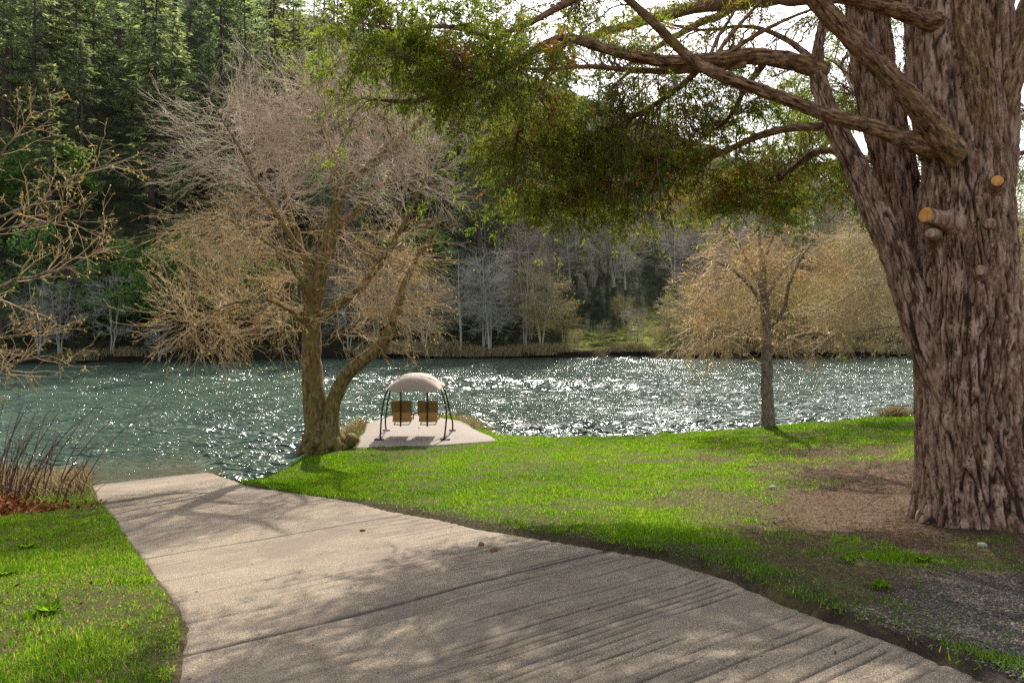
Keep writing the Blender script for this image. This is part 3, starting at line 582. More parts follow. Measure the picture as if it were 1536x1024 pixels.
def build_bare_tree():
    rng = np.random.default_rng(41); base = at(487, 676, 18.5); base[2] = gz(base[0], base[1])
    r = empty('bare_tree', base, label='big leafless tree with two mossy stems and orange twigs beside the swing', category='tree')
    Y = 18.5; limbs = []
    def L(mb, p, rad, n=24, k=14): Pq, rr = limb(mb, pts(p) - base, rad, k, n, .01, rng); limbs.append((Pq, rr)); return Pq
    mb = MB()
    L(mb, [(486, 684, Y), (476, 640, Y), (471, 590, Y), (467, 530, Y), (468, 470, Y), (478, 420, Y), (493, 370, Y), (500, 330, Y)], [.50, .34, .29, .265, .25, .235, .21, .18], 46, 26)
    # root flare and burr at the foot
    for a in np.arange(0, 6.28, .7): c = np.array([math.cos(a), math.sin(a) * .8, 0]); limb(mb, [c * .15 + [0, 0, .55], c * .42 + [0, 0, .18], c * .75 + [0, 0, -.15]], [.16, .2, .06], 8, 8, .01, rng, .3)
    bl = rng.normal(size=(26, 3)) * [.26, .2, .16] + [.02, -.25, .22]
    for c in bl:
        u, v = np.meshgrid(np.linspace(0, np.pi, 7), np.arange(9) / 9 * 6.2832, indexing='ij'); s = np.stack([np.sin(u) * np.cos(v), np.sin(u) * np.sin(v), np.cos(u)], -1)
        mb.add(c + s * rng.uniform(.09, .19) * (.7 + .6 * fbm(s * 2 + c, 2))[..., None], grid_faces(7, 9, True))
    mb.build('trunk', M_['moss_bark'], r, True)
    mb = MB(); L(mb, [(492, 665, Y - .1), (500, 605, Y - .1), (520, 562, Y - .2), (550, 535, Y - .4), (574, 515, Y - .5), (592, 475, Y - .6), (608, 425, Y - .6), (622, 392, Y - .6), (648, 355, Y - .6), (665, 318, Y - .5)], [.30, .22, .19, .175, .16, .13, .09, .07, .05, .025], 44, 16)
    mb.build('limb', M_['moss_bark'], r, True)
    for p, rad in (([(486, 478, Y), (508, 455, Y - .2), (535, 437, Y - .3), (562, 405, Y - .4), (588, 368, Y - .4), (604, 338, Y - .4), (618, 312, Y - .3), (640, 262, Y)], [.17, .15, .14, .13, .10, .08, .055, .02]),
                   ([(500, 335, Y), (507, 300, Y), (522, 272, Y + .1), (550, 250, Y + .1), (580, 230, Y), (606, 205, Y), (634, 178, Y), (672, 130, Y), (700, 92, Y)], [.23, .20, .18, .16, .14, .12, .09, .05, .015]),
                   ([(497, 350, Y), (520, 330, Y + .3), (545, 305, Y + .5), (563, 285, Y + .6), (590, 270, Y + .7), (628, 258, Y + .8)], [.16, .13, .11, .09, .07, .02]),
                   ([(505, 320, Y), (502, 280, Y + .3), (496, 235, Y + .5), (485, 180, Y + .6), (470, 130, Y + .7)], [.14, .11, .08, .05, .02]),
                   ([(512, 300, Y), (528, 240, Y + .5), (545, 185, Y + .8), (560, 130, Y + 1), (575, 75, Y + 1)], [.14, .11, .08, .05, .015]),
                   ([(476, 425, Y), (455, 380, Y - .3), (430, 345, Y - .5), (395, 290, Y - .6), (355, 215, Y - .6), (322, 160, Y - .6)], [.13, .10, .08, .06, .04, .015]),
                   ([(470, 470, Y), (450, 420, Y - .6), (415, 375, Y - 1), (370, 345, Y - 1.3), (320, 320, Y - 1.4)], [.11, .08, .06, .04, .012]),
                   ([(468, 500, Y), (440, 470, Y - .7), (400, 450, Y - 1.2), (350, 455, Y - 1.5), (300, 480, Y - 1.6)], [.09, .07, .05, .03, .01]),
                   ([(466, 440, Y), (452, 370, Y + .6), (430, 300, Y + 1), (415, 230, Y + 1.2), (400, 150, Y + 1.3)], [.12, .09, .07, .045, .015]),
                   ([(480, 420, Y), (455, 410, Y + .8), (400, 410, Y + 1.4), (340, 425, Y + 1.7), (290, 440, Y + 1.8)], [.09, .07, .05, .03, .01]),
                   ([(486, 520, Y), (500, 505, Y - .2), (520, 500, Y - .2), (545, 470, Y - .2)], [.04, .03, .025, .01])):
        mb = MB(); L(mb, p, [q_ * .78 for q_ in rad], 26, 10); mb.build('limb', M_['moss_bark'], r, True)
    ns = [nodes_of(p[None], q[None]) for p, q in limbs[2:]]; N, D, Q = (np.concatenate([n[i] for n in ns]) for i in range(3))
    def E(px, py, Yc, rx, ry, rY, n):
        c = at(px, py, Yc) - base; return blob(int(n * (.56 if py < 300 else .46)), c, (rx / F * Yc, rY, ry / F * Yc), rng, .25)
    up = np.concatenate([E(350, 205, 18, 70, 75, 1.2, 50), E(430, 190, 18.6, 80, 80, 1.8, 80), E(520, 180, 18.8, 80, 80, 2, 80), E(600, 190, 18.6, 75, 75, 1.6, 70), E(650, 240, 18.4, 45, 60, 1.2, 28), E(560, 270, 18.6, 70, 50, 1.6, 36), E(430, 280, 18.6, 60, 50, 1.5, 36)])
    lo = np.concatenate([E(340, 370, 17.6, 75, 60, 1.6, 66), E(410, 360, 18, 65, 70, 1.6, 60), E(310, 470, 17.4, 60, 55, 1.3, 56), E(400, 460, 17.8, 70, 60, 1.6, 56), E(610, 390, 18.2, 60, 60, 1.2, 50), E(560, 470, 18.1, 65, 45, 1.1, 40), E(620, 460, 18, 40, 45, .9, 22), E(540, 390, 18.3, 50, 50, 1.2, 24)])
    for nm, A, m1, m2, lift, trop, hh in (('upper_twigs', up, 'twig_grey', None, .5, (-.05, 0, .10), 0), ('lower_twigs', lo, 'twig_gold', 'bud', .1, (0, 0, -.02), 1)):
        P, q = connect(A, N, D, Q, 8, rng, lift); mb = MB(); tubes(mb, P, np.maximum(q, .005), 5)
        P2, q2 = grow(P, q, 5, 1.3, .5, rng, trop, .25, 1, 6, .16, .6, .4, .0038); tubes(mb, P2, q2, 4)
        P3, q3 = grow(P2, q2, 3 if hh else 4, .62, .55, rng, trop, .15, 1, 4, .16, .6, .5, .0034); tubes(mb, P3, q3, 3)
        P4, q4 = grow(P3, q3, 2, .28, .6, rng, trop, .2, 1, 3, .15, .8, .6, .003); tubes(mb, P4, q4, 3)
        mb.build(nm, M_[m1], r)
        if m2:
            mb = MB(); e = np.concatenate([P4[:, -1], P4[:, 1], P3[:, -1]]); e = e[rng.random(len(e)) < .22]; n = len(e); dd = rvec(n, rng) - [0, 0, .7]
            leaves(mb, e, dd, rvec(n, rng), rng.uniform(.03, .085, n), rng.uniform(.015, .032, n), tone=rng.random(n)); mb.build('buds', M_[m2], r)

def build_small_tree():
    rng = np.random.default_rng(43); Y = 20.7; base = at(1152, 640, Y); base[2] = gz(base[0], base[1])
    r = empty('budding_tree', base, label='slim upright tree with a golden orange crown at the lawn edge by the river', category='tree'); limbs = []
    mb = MB(); P, q = limb(mb, pts([(1153, 646, Y), (1151, 600, Y), (1150, 540, Y), (1148, 480, Y), (1146, 430, Y), (1142, 385, Y), (1138, 340, Y)]) - base, [.22, .175, .165, .145, .12, .07, .03], 14, 40, .008, rng); limbs.append((P[8:], q[8:]))
    mb.build('trunk', M_['grey_bark'], r, True)
    for p, rad in (([(1148, 500, Y), (1175, 465, Y - .3), (1185, 425, Y - .4), (1200, 390, Y - .4), (1230, 350, Y - .3)], [.07, .06, .05, .035, .01]), ([(1148, 470, Y), (1125, 430, Y - .5), (1090, 400, Y - .8), (1050, 385, Y - 1)], [.07, .055, .035, .01]),
                   ([(1148, 520, Y), (1110, 495, Y + .5), (1070, 490, Y + .8), (1030, 500, Y + 1)], [.06, .045, .03, .01]), ([(1147, 450, Y), (1180, 400, Y + .5), (1215, 375, Y + .8), (1260, 370, Y + 1)], [.07, .05, .03, .01]),
                   ([(1147, 440, Y), (1120, 390, Y), (1105, 360, Y + .2), (1085, 340, Y + .3)], [.07, .05, .03, .01]), ([(1149, 540, Y), (1180, 510, Y - .4), (1220, 500, Y - .8), (1262, 505, Y - 1)], [.05, .04, .03, .01]), ([(1146, 420, Y), (1150, 380, Y), (1165, 345, Y), (1180, 320, Y)], [.06, .05, .03, .01])):
        mb = MB(); limbs.append(limb(mb, pts(p) - base, rad, 8, 18, .01, rng)); mb.build('limb', M_['grey_bark'], r, True)
    ns = [nodes_of(p[None], q[None]) for p, q in limbs]; N, D, Q = (np.concatenate([n[i] for n in ns]) for i in range(3))
    def E(px, py, Yc, rx, ry, rY, n): return blob(int(n * .66), at(px, py, Yc) - base, (rx / F * Yc, rY, ry / F * Yc), rng, .2)
    A = np.concatenate([E(1140, 375, Y, 90, 35, 1.8, 60), E(1080, 420, Y - .4, 65, 35, 1.6, 50), E(1200, 410, Y, 70, 45, 1.7, 50), E(1060, 480, Y, 50, 40, 1.4, 36), E(1110, 480, Y, 60, 50, 1.5, 40), E(1200, 490, Y, 65, 45, 1.5, 40), E(1050, 535, Y - .4, 40, 25, 1, 16), E(1255, 380, Y, 35, 40, 1, 16)])
    P, q = connect(A, N, D, Q, 7, rng, .2); mb = MB(); tubes(mb, P, np.maximum(q, .006), 4)
    P2, q2 = grow(P, q, 5, 1.0, .5, rng, (-.06, 0, -.03), .25, 1, 5, .14, .6, .4, .005); P2[..., 2] = P2[..., 2]; tubes(mb, P2, q2, 3)
    P3, q3 = grow(P2, q2, 4, .42, .7, rng, (-.04, 0, -.05), .15, 1, 4, .14, .7, .5, .0045); tubes(mb, P3, q3, 3)
    mb.build('twigs', M_['twig_gold'], r)
    mb = MB(); e = np.concatenate([P3[:, i] for i in (1, 2, 3)] + [P2[:, -1]]); e = e[rng.random(len(e)) < .22]; n = len(e)
    leaves(mb, e, rvec(n, rng) - [.2, 0, .8], rvec(n, rng), rng.uniform(.05, .11, n), rng.uniform(.018, .035, n), tone=rng.random(n)); mb.build('buds', M_['bud'], r)

def build_edge_trees():
    # the tree out of frame on the left whose budding boughs reach in
    rng = np.random.default_rng(47); Y = 10.5; base = at(-200, 740, Y); base[2] = gz(base[0], base[1])
    r = empty('leaning_tree', base, label='budding branches of a tree reaching in from the left picture edge', category='tree'); limbs = []
    mb = MB(); limb(mb, pts([(-200, 760, Y), (-185, 600, Y), (-190, 450, Y), (-170, 250, Y), (-180, 60, Y)]) - base, [.25, .2, .17, .12, .05], 12, 30, .01, rng); mb.build('trunk', M_['grey_bark'], r, True)
    for p, rad in (([(-190, 470, Y), (-80, 460, Y), (0, 432, Y), (22, 420, Y), (60, 412, Y), (100, 404, Y), (135, 385, Y), (162, 368, Y)], [.07, .055, .045, .035, .03, .024, .016, .008]),
                   ([(-185, 600, Y), (-60, 590, Y), (0, 560, Y), (30, 543, Y), (58, 536, Y), (80, 536, Y), (104, 545, Y)], [.06, .045, .03, .026, .022, .016, .008]),
                   ([(-185, 420, Y), (-60, 360, Y), (0, 325, Y), (45, 308, Y), (90, 280, Y), (140, 255, Y), (190, 240, Y)], [.06, .045, .03, .022, .018, .012, .006]),
                   ([(-180, 330, Y), (-70, 280, Y), (0, 232, Y), (25, 205, Y), (45, 172, Y)], [.05, .035, .025, .015, .006]),
                   ([(-185, 440, Y), (-60, 385, Y), (0, 345, Y), (60, 335, Y), (110, 332, Y), (160, 335, Y)], [.05, .035, .022, .016, .012, .006]),
                   ([(-190, 500, Y), (-60, 500, Y), (0, 508, Y), (25, 505, Y), (50, 500, Y)], [.04, .03, .014, .01, .005])):
        mb = MB(); limbs.append(limb(mb, pts(p) - base, rad, 7, 26, .012, rng)); mb.build('branch', M_['grey_bark'], r, True)
    P = np.stack([resample(p, 12) for p, q in limbs]); q = np.stack([np.interp(np.linspace(0, 1, 12), np.linspace(0, 1, len(a)), a) for _, a in limbs]); mb = MB()
    P2, q2 = grow(P[:, 5:], q[:, 5:], 14, .75, .9, rng, (.02, 0, .05), .0, 1, 6, .22, .36, .4, .004); tubes(mb, P2, q2, 4)
    P3, q3 = grow(P2, q2, 4, .3, .9, rng, (0, 0, .02), .2, 1, 4, .25, .7, .5, .0035); tubes(mb, P3, q3, 3)
    P4, q4 = grow(P3, q3, 2, .12, .9, rng, (0, 0, .0), .3, 1, 3, .25, .8, .5, .003); tubes(mb, P4, q4, 3); mb.build('twigs', M_['twig_gold'], r)
    mb = MB(); e = np.concatenate([P4[:, -1], P3[:, -1]]); e = np.repeat(e[rng.random(len(e)) < .4], 3, 0); n = len(e)
    leaves(mb, e, rvec(n, rng), rvec(n, rng), rng.uniform(.02, .05, n), rng.uniform(.010, .022, n), tone=rng.random(n)); mb.build('buds', M_['bud'], r)
    # the lichen-yellow tree behind the cedar
    rng = np.random.default_rng(53); Y = 22.; base = np.array([17.2, 22.6, 0.]); base[2] = gz(base[0], base[1])
    r = empty('spreading_tree', base, label='spreading tree with drooping yellow-green twigs half hidden behind the cedar trunk', category='tree'); limbs = []
    mb = MB(); P, q = limb(mb, pts([(1545, 640, Y), (1535, 540, Y), (1520, 440, Y), (1500, 340, Y), (1490, 240, Y)]) - base + [0, 0, 0], [.3, .25, .2, .13, .05], 12, 30, .01, rng); limbs.append((P, q)); mb.build('trunk', M_['grey_bark'], r, True)
    for p, rad in (([(1530, 500, Y), (1450, 440, Y), (1370, 420, Y), (1300, 430, Y), (1245, 460, Y)], [.12, .09, .06, .04, .01]), ([(1520, 430, Y), (1440, 360, Y + .5), (1360, 340, Y + 1), (1290, 350, Y + 1)], [.1, .07, .05, .01]),
                   ([(1532, 520, Y), (1440, 500, Y - .5), (1350, 490, Y - 1), (1270, 500, Y - 1)], [.1, .07, .04, .01]), ([(1515, 400, Y), (1550, 330, Y), (1580, 280, Y)], [.1, .06, .01])):
        mb = MB(); limbs.append(limb(mb, pts(p) - base, rad, 8, 20, .02, rng)); mb.build('limb', M_['grey_bark'], r, True)
    ns = [nodes_of(p[None], q[None]) for p, q in limbs]; N, D, Q = (np.concatenate([n[i] for n in ns]) for i in range(3))
    def E(px, py, Yc, rx, ry, rY, n): return blob(n, at(px, py, Yc) - base, (rx / F * Yc, rY, ry / F * Yc), rng, .2)
    A = np.concatenate([E(1300, 400, Y, 75, 60, 2, 55), E(1330, 470, Y, 80, 50, 2, 60), E(1270, 470, Y, 50, 45, 1.5, 26), E(1540, 330, Y, 60, 130, 2, 50), E(1330, 350, Y + 1, 60, 40, 2, 26)])
    P, q = connect(A, N, D, Q, 7, rng, .2); mb = MB(); tubes(mb, P, np.maximum(q, .006), 4)
    P2, q2 = grow(P, q, 5, 1.1, .8, rng, (-.05, 0, -.10), .25, 1, 5, .14, .6, .4, .005); tubes(mb, P2, q2, 3)
    P3, q3 = grow(P2, q2, 4, .45, .7, rng, (-.04, 0, -.10), .15, 1, 4, .14, .7, .5, .0045); tubes(mb, P3, q3, 3); mb.build('twigs', M_['tan_twig'], r)
    mb = MB(); e = np.concatenate([P3[:, i] for i in (1, 2, 3)]); e = e[rng.random(len(e)) < .6]; n = len(e)
    leaves(mb, e, rvec(n, rng) - [.2, 0, .8], rvec(n, rng), rng.uniform(.05, .11, n), rng.uniform(.018, .035, n), tone=rng.random(n)); mb.build('buds', M_['yellow_bud'], r)

# ------------------------------------------------------------------ the cedar
def build_cedar():
    rng = np.random.default_rng(61); base = np.array([5.78, 8.6, 0.]); base[2] = gz(5.78, 8.6) - .05; Y = 8.6
    r = empty('cedar_tree', base, label='huge old cedar with furrowed red-brown trunk and green boughs overhanging the ramp', category='tree')
    def stem(mb, path, rad, n, k, amp, sc=1., flare=0.):
        P = resample(pts(path) - base, n); rr = np.interp(np.linspace(0, 1, n), np.linspace(0, 1, len(rad)), rad); T, A, B = frames(P); a = np.arange(k) / k * 2 * np.pi
        s = np.r_[0, np.cumsum(np.linalg.norm(np.diff(P, axis=0), axis=1))]; AA, SS = np.meshgrid(a, s); rad0 = rr.mean()
        cx_, cy_ = np.cos(AA), np.sin(AA); tw = .25 * (n2(SS, AA * 0, .6, 2) - .5) * 2; ax, ay = np.cos(AA + tw), np.sin(AA + tw)
        q = np.stack([ax * rad0 * 15 * sc, ay * rad0 * 15 * sc, SS * 2.3], -1)
        big = fbm(q * .16 + 3, 3) - .5
        w1 = fbm(q * 1.0 + np.stack([fbm(q * .8 + 50, 2)] * 3, -1) * .9, 2); ridge = np.abs(w1 - .5) * 2; wr = fbm(q * np.array([2.1, 2.1, 1.7]) + 31 + w1[..., None] * 1.5, 2); ridge = np.minimum(ridge, np.abs(wr - .5) * 2.6 + .05); w2 = fbm(q * np.array([2.6, 2.6, 1.9]) + 9, 3)
        disp = amp * .8 * (smooth(.0, .20, ridge) - .75) + amp * .9 * (w2 - .5) + amp * 1.7 * big
        plate = fbm(np.stack([ax * rad0 * 16, ay * rad0 * 16, SS * 5.], -1) * sc, 2); disp += amp * .5 * (smooth(.35, .6, plate) - .5)
        if flare:
            lob = (n2(ax * 1.6 + 9, ay * 1.6, 1.3, 2) - .4); disp = disp + flare * np.exp(-SS / .55) * (.55 + 1.5 * lob) + .10 * np.exp(-SS / 1.6) * lob
        q = P[:, None] + (A[:, None] * cx_[..., None] + B[:, None] * cy_[..., None]) * (rr[:, None] + disp)[..., None]
        mb.add(q.reshape(-1, 3), grid_faces(n, k, True), furrow=np.clip(smooth(.12, .015, ridge), 0, 1).ravel(), bu=(ax * rad0).ravel(), bv=(ay * rad0).ravel(), bs=SS.ravel()); return P, rr
    mb = MB(); stem(mb, [(1468, 806, Y), (1464, 740, Y), (1456, 640, Y), (1451, 520, Y), (1449, 420, Y), (1448, 320, Y), (1448, 250, Y), (1446, 180, Y), (1440, 120, Y)], [.575, .56, .56, .56, .56, .535, .50, .45, .40], 520, 420, .046, 1.15, .32)
    tr = mb.build('trunk', M_['cedar_trunk'], r, True)
    wood = []
    LK = .78
    def S(path, rad, n=120, k=90, amp=.022, nm='stem', m='cedar_trunk', sc=1.5):
        mb = MB(); wood.append(stem(mb, path, [q_ * LK for q_ in rad] if nm == 'limb' else rad, n, k, amp, sc)); mb.build(nm, M_[m], r, True)
    S([(1428, 610, 8.5), (1397, 535, 8.55), (1371, 463, 8.6), (1347, 390, 8.7), (1320, 330, 8.8), (1282, 250, 9.0), (1240, 160, 9.1), (1226, 110, 9.2), (1228, 70, 9.2), (1240, 10, 9.2), (1245, -60, 9.2)], [.24, .20, .19, .175, .165, .145, .125, .115, .065, .05, .03], 240, 110, .03)
    S([(1410, 480, 9.0), (1385, 410, 9.1), (1360, 340, 9.2), (1343, 250, 9.3), (1319, 150, 9.4), (1303, 40, 9.5), (1290, -200, 9.6), (1290, -500, 9.6)], [.22, .25, .265, .275, .25, .235, .2, .08], 240, 120, .03)
    S([(1425, 230, 8.5), (1410, 140, 8.5), (1402, 40, 8.5), (1395, -100, 8.5), (1390, -500, 8.6)], [.33, .32, .30, .28, .12], 200, 120, .03)
    S([(1470, 215, 8.35), (1466, 150, 8.25), (1456, 70, 8.2), (1448, 0, 8.2), (1440, -150, 8.1)], [.20, .20, .19, .18, .14], 150, 90, .018, m='cedar_limb')
    S([(1480, 280, 8.6), (1492, 160, 8.6), (1490, 60, 8.6), (1488, -60, 8.6), (1485, -400, 8.6)], [.30, .24, .22, .2, .08], 150, 100, .028)
    S([(1492, 190, 8.5), (1508, 120, 8.5), (1530, 65, 8.5), (1556, 0, 8.5), (1600, -120, 8.5)], [.20, .19, .18, .16, .1], 100, 90, .018, m='cedar_limb')
    LM = dict(nm='limb', m='cedar_limb', amp=.017, k=36, n=110, sc=2.)
    S([(1400, 222, 8.25), (1375, 214, 8.15), (1310, 191, 8.0), (1240, 172, 7.9), (1170, 146, 7.9), (1110, 124, 7.9), (1060, 104, 7.9), (1015, 70, 7.9), (975, 30, 7.8), (930, -12, 7.7), (860, -80, 7.6)], [.18, .135, .105, .10, .09, .085, .075, .065, .055, .045, .02], **LM)
    S([(1432, 232, 8.2), (1410, 205, 8.05), (1372, 155, 7.9), (1320, 100, 7.8), (1270, 50, 7.7), (1215, -10, 7.6), (1130, -110, 7.4)], [.22, .17, .14, .135, .125, .11, .05], **LM)
    S([(1420, 40, 8.4), (1390, 30, 8.2), (1340, 14, 8.1), (1270, -6, 8.0), (1180, -40, 7.9)], [.18, .13, .10, .08, .04], **LM)
    S([(1240, 108, 9.2), (1215, 100, 9.2), (1180, 90, 9.2), (1120, 84, 9.2), (1060, 90, 9.2), (1000, 92, 9.3), (940, 82, 9.3), (885, 66, 9.3), (850, 57, 9.3), (815, 68, 9.2), (770, 96, 9.0), (720, 122, 8.8), (670, 138, 8.7), (620, 152, 8.6), (560, 150, 8.6)], [.15, .15, .14, .125, .11, .10, .09, .075, .065, .055, .05, .045, .038, .028, .012], **LM)
    sub = dict(nm='branch', m='cedar_limb', amp=.005, k=14, n=60, sc=2.5)
    for p, rad in (([(1120, 95, 9.2), (1040, 105, 9.4), (960, 106, 9.6), (880, 100, 9.8), (820, 104, 9.9), (755, 100, 10)], [.06, .05, .045, .035, .025, .01]),
                   ([(1000, -60, 9), (920, -20, 9.2), (860, 0, 9.4), (800, 32, 9.2), (745, 58, 9.0), (700, 100, 8.8), (660, 120, 8.7)], [.07, .06, .055, .045, .035, .025, .012]),
                   ([(745, 60, 9.0), (670, 40, 8.8), (590, 45, 8.6), (530, 30, 8.5), (488, 12, 8.4)], [.035, .03, .022, .015, .008]),
                   ([(720, 122, 8.8), (640, 100, 8.7), (580, 80, 8.5), (530, 75, 8.4)], [.03, .022, .015, .008]),
                   ([(850, 58, 9.3), (835, 85, 9.5), (810, 130, 9.8), (785, 175, 10.1), (770, 230, 10.4)], [.035, .03, .025, .018, .008]),
                   ([(1256, 190, 9.05), (1205, 190, 9.3), (1150, 200, 9.8), (1080, 230, 10.5), (1000, 260, 11), (930, 280, 11.3), (850, 300, 11.5)], [.06, .055, .05, .045, .035, .022, .008]),
                   ([(1275, 225, 9.05), (1220, 230, 10), (1170, 270, 11), (1130, 310, 11.8)], [.06, .045, .03, .01]),
                   ([(1060, 92, 9.2), (1020, 130, 9.8), (960, 170, 10.3), (890, 200, 10.7), (820, 220, 11)], [.05, .04, .032, .022, .01]),
                   ([(1150, 90, 9.2), (1120, 130, 9.8), (1090, 180, 10.4), (1040, 215, 11)], [.05, .04, .03, .01]),
                   ([(770, 96, 9.0), (750, 100, 10), (720, 105, 11), (670, 100, 11.4)], [.05, .04, .025, .01]),
                   ([(1070, 92, 9.2), (1090, 60, 9.4), (1125, 20, 9.6), (1160, -20, 9.8)], [.03, .028, .022, .015]),
                   ([(1080, 88, 9.2), (1130, 55, 9), (1190, 25, 8.9), (1230, 10, 8.9)], [.03, .028, .022, .012]),
                   ([(1060, 100, 9.3), (1075, 60, 9.8), (1100, 20, 10.2), (1118, -20, 10.5)], [.03, .026, .02, .012]),
                   ([(1232, 100, 9.2), (1180, 60, 9.8), (1120, 40, 10.5), (1050, 45, 11), (980, 30, 11.5)], [.05, .04, .03, .022, .01]),
                   ([(1310, 190, 9.3), (1285, 140, 10.5), (1260, 100, 11.5), (1225, 80, 12.5)], [.06, .05, .03, .012]),
                   ([(1340, 250, 9.3), (1310, 240, 10.5), (1280, 235, 12), (1240, 245, 13)], [.06, .045, .03, .012]),
                   ([(1500, 190, 8.8), (1520, 180, 10), (1545, 170, 12), (1580, 150, 14)], [.08, .06, .04, .012]),
                   ([(1490, 250, 8.9), (1515, 235, 10.5), (1530, 230, 12), (1560, 225, 14)], [.06, .05, .04, .012]),
                   ([(1510, 130, 8.7), (1500, 120, 10), (1520, 60, 12), (1530, 20, 13)], [.07, .05, .04, .012])):
        S(p, rad, **sub)
    # boughs above the picture: their shade lies on the ramp and the bare soil
    for p, rad in (([(5.2, 8.8, 8.6), (3.5, 10.5, 9.3), (1.5, 12.5, 9.6), (-.6, 14.2, 9.5)], [.13, .1, .07, .02]), ([(5.5, 9.2, 9.4), (4.6, 11.5, 10), (3.4, 14, 10.2), (2.2, 16, 10)], [.13, .1, .07, .02]),
                   ([(6.2, 9.2, 8.2), (6.8, 11.5, 8.6), (7.2, 14, 8.7), (7.5, 16.5, 8.5), (7.2, 19, 8.1)], [.13, .1, .08, .06, .02]), ([(6.6, 8.8, 7.6), (8.6, 10, 8), (10.6, 11.6, 7.8), (12, 13, 7.2)], [.12, .1, .07, .02]),
                   ([(5.0, 8.6, 9.8), (2.6, 9.6, 10.6), (.6, 10.6, 10.9), (-1.6, 11.6, 10.7)], [.12, .1, .07, .02])):
        mb = MB(); wood.append(limb(mb, np.array(p) - base, rad, 12, 40, .02, rng)); mb.build('limb', M_['cedar_limb'], r, True)
    ns = [nodes_of(p[None], q[None]) for p, q in wood[6:]]; N, D, Q = (np.concatenate([n[i] for n in ns]) for i in range(3)); k = Q < .10; N, D, Q = N[k], D[k], Q[k]
    def clump(n, c, s):
        k_ = blob(max(3, n // 7), c, s, rng); k_[:, 2] = np.round(k_[:, 2] / .42 + rng.uniform(-.15, .15, len(k_))) * .42; o_ = rng.normal(0, 1, (n, 3)) * [.38, .38, .05]; o_[:, 2] -= .35 * (o_[:, 0] ** 2 + o_[:, 1] ** 2); return k_[rng.integers(0, len(k_), n)] + o_
    def E(px, py, Yc, rx, ry, rY, n): return clump(int(n * (.42 if n > 62 else .72)), at(px, py - 16, Yc) - base, (rx / F * Yc, rY, ry / F * Yc))
    def Wd(c, s, n): return clump(int(n * .8), np.array(c) - base, s)
    dense = [E(560, 40, 8.4, 30, 20, .5, 18), E(590, 80, 8.5, 40, 30, .5, 30), E(620, 112, 8.5, 55, 30, .6, 44), E(665, 110, 8.7, 80, 44, .7, 64), E(640, 55, 8.6, 60, 22, .6, 24), E(735, 125, 8.9, 60, 55, .8, 50), E(690, 165, 8.7, 50, 20, .6, 18), E(760, 80, 9.0, 50, 36, .7, 28), E(735, 110, 11.4, 60, 28, .6, 26), E(660, 100, 11.2, 36, 22, .5, 12),
             E(820, 190, 10.4, 70, 60, 1.1, 110), E(790, 240, 10.6, 45, 50, .9, 60), E(850, 285, 10.9, 85, 40, 1.1, 130), E(815, 315, 11, 60, 25, .8, 60), E(900, 310, 11, 60, 24, .9, 50), E(920, 230, 10.8, 90, 70, 1.4, 160), E(1010, 230, 10.8, 90, 65, 1.5, 160), E(1090, 225, 11, 90, 55, 1.7, 120),
             E(1110, 318, 11.5, 80, 26, 1.2, 90), E(1150, 295, 11.5, 70, 40, 1.5, 60), E(1190, 250, 11.5, 70, 55, 1.8, 62), E(1240, 270, 12, 50, 50, 1.5, 26)]
    thin = [E(900, 130, 10.2, 90, 50, 1.2, 60), E(1020, 150, 10.2, 90, 40, 1.3, 60), E(940, 30, 10, 130, 45, 1.3, 90), E(1100, 40, 10.3, 110, 55, 1.5, 90), E(800, 20, 9.9, 60, 30, .8, 24), E(1150, 150, 11, 70, 50, 1.8, 70), E(1060, 170, 11, 80, 40, 1.6, 50), E(1290, 120, 12, 40, 110, 1.5, 60), E(1290, 290, 12.5, 40, 60, 1.5, 40),
            E(1530, 190, 12, 45, 150, 1.8, 110), E(1350, 20, 12, 60, 60, 1.5, 30), E(1330, 330, 13, 40, 40, 1.5, 16), E(1280, 20, 10, 60, 40, 1.2, 30)]
    sky = [Wd((1.6, 12.5, 9.7), (1.3, 1.2, .6), 18), Wd((3, 14.5, 10.3), (1.8, 2.0, .8), 36), Wd((7.2, 14.5, 8.8), (2., 2.6, .9), 130), Wd((6.9, 18.2, 8.2), (1.9, 1.1, .4), 60), Wd((10.6, 12, 8), (2.2, 2., .9), 90), Wd((.9, 10.8, 11), (1.6, 1.2, .7), 30)]
    A = np.concatenate(dense + thin + sky); dens = np.r_[np.ones(sum(map(len, dense))), np.full(sum(map(len, thin)), .62), np.full(sum(map(len, sky)), 1.)]
    P, q = connect(A, N, D, Q, 8, rng, .15, np.tile([0, 0, -.5], (len(A), 1)), .03, .010); mb = MB(); tubes(mb, P, np.maximum(q, .004), 5)
    P2, q2 = grow(P, q, 5, .55, .75, rng, (0, 0, -.07), .40, 1, 5, .10, .6, .4, .0035, .25); tubes(mb, P2, q2, 3)
    d2 = np.repeat(dens, 5)
    # bare inner twigs, pale brown
    bt, bq = grow(P, q, 3, .55, .9, rng, (0, 0, -.03), .05, .7, 5, .2, .5, .4, .003); tubes(mb, bt, bq, 3)
    mb.build('twigs', M_['twig_brown'], r)
    P3, q3 = grow(P2, q2, 5, .22, .75, rng, (0, 0, -.12), .1, 1, 4, .1, flat=.3); d3 = np.repeat(d2, 5); k = rng.random(len(P3)) < d3; k &= rng.random(len(P3)) < .68; P3 = P3[k]
    n = len(P3); per = 12; t = rng.uniform(0, 1, (n, per)) * 2.999; i = t.astype(int); f = (t - i)[..., None]; b = np.arange(n)[:, None]
    c = (P3[b, i] * (1 - f) + P3[b, i + 1] * f); dd = unit(P3[b, i + 1] - P3[b, i]); sp = rvec(n, rng)[:, None] * [1, 1, .45]; sd = np.cross(dd, unit(sp)) * rng.choice([-1, 1], (n, per))[..., None]
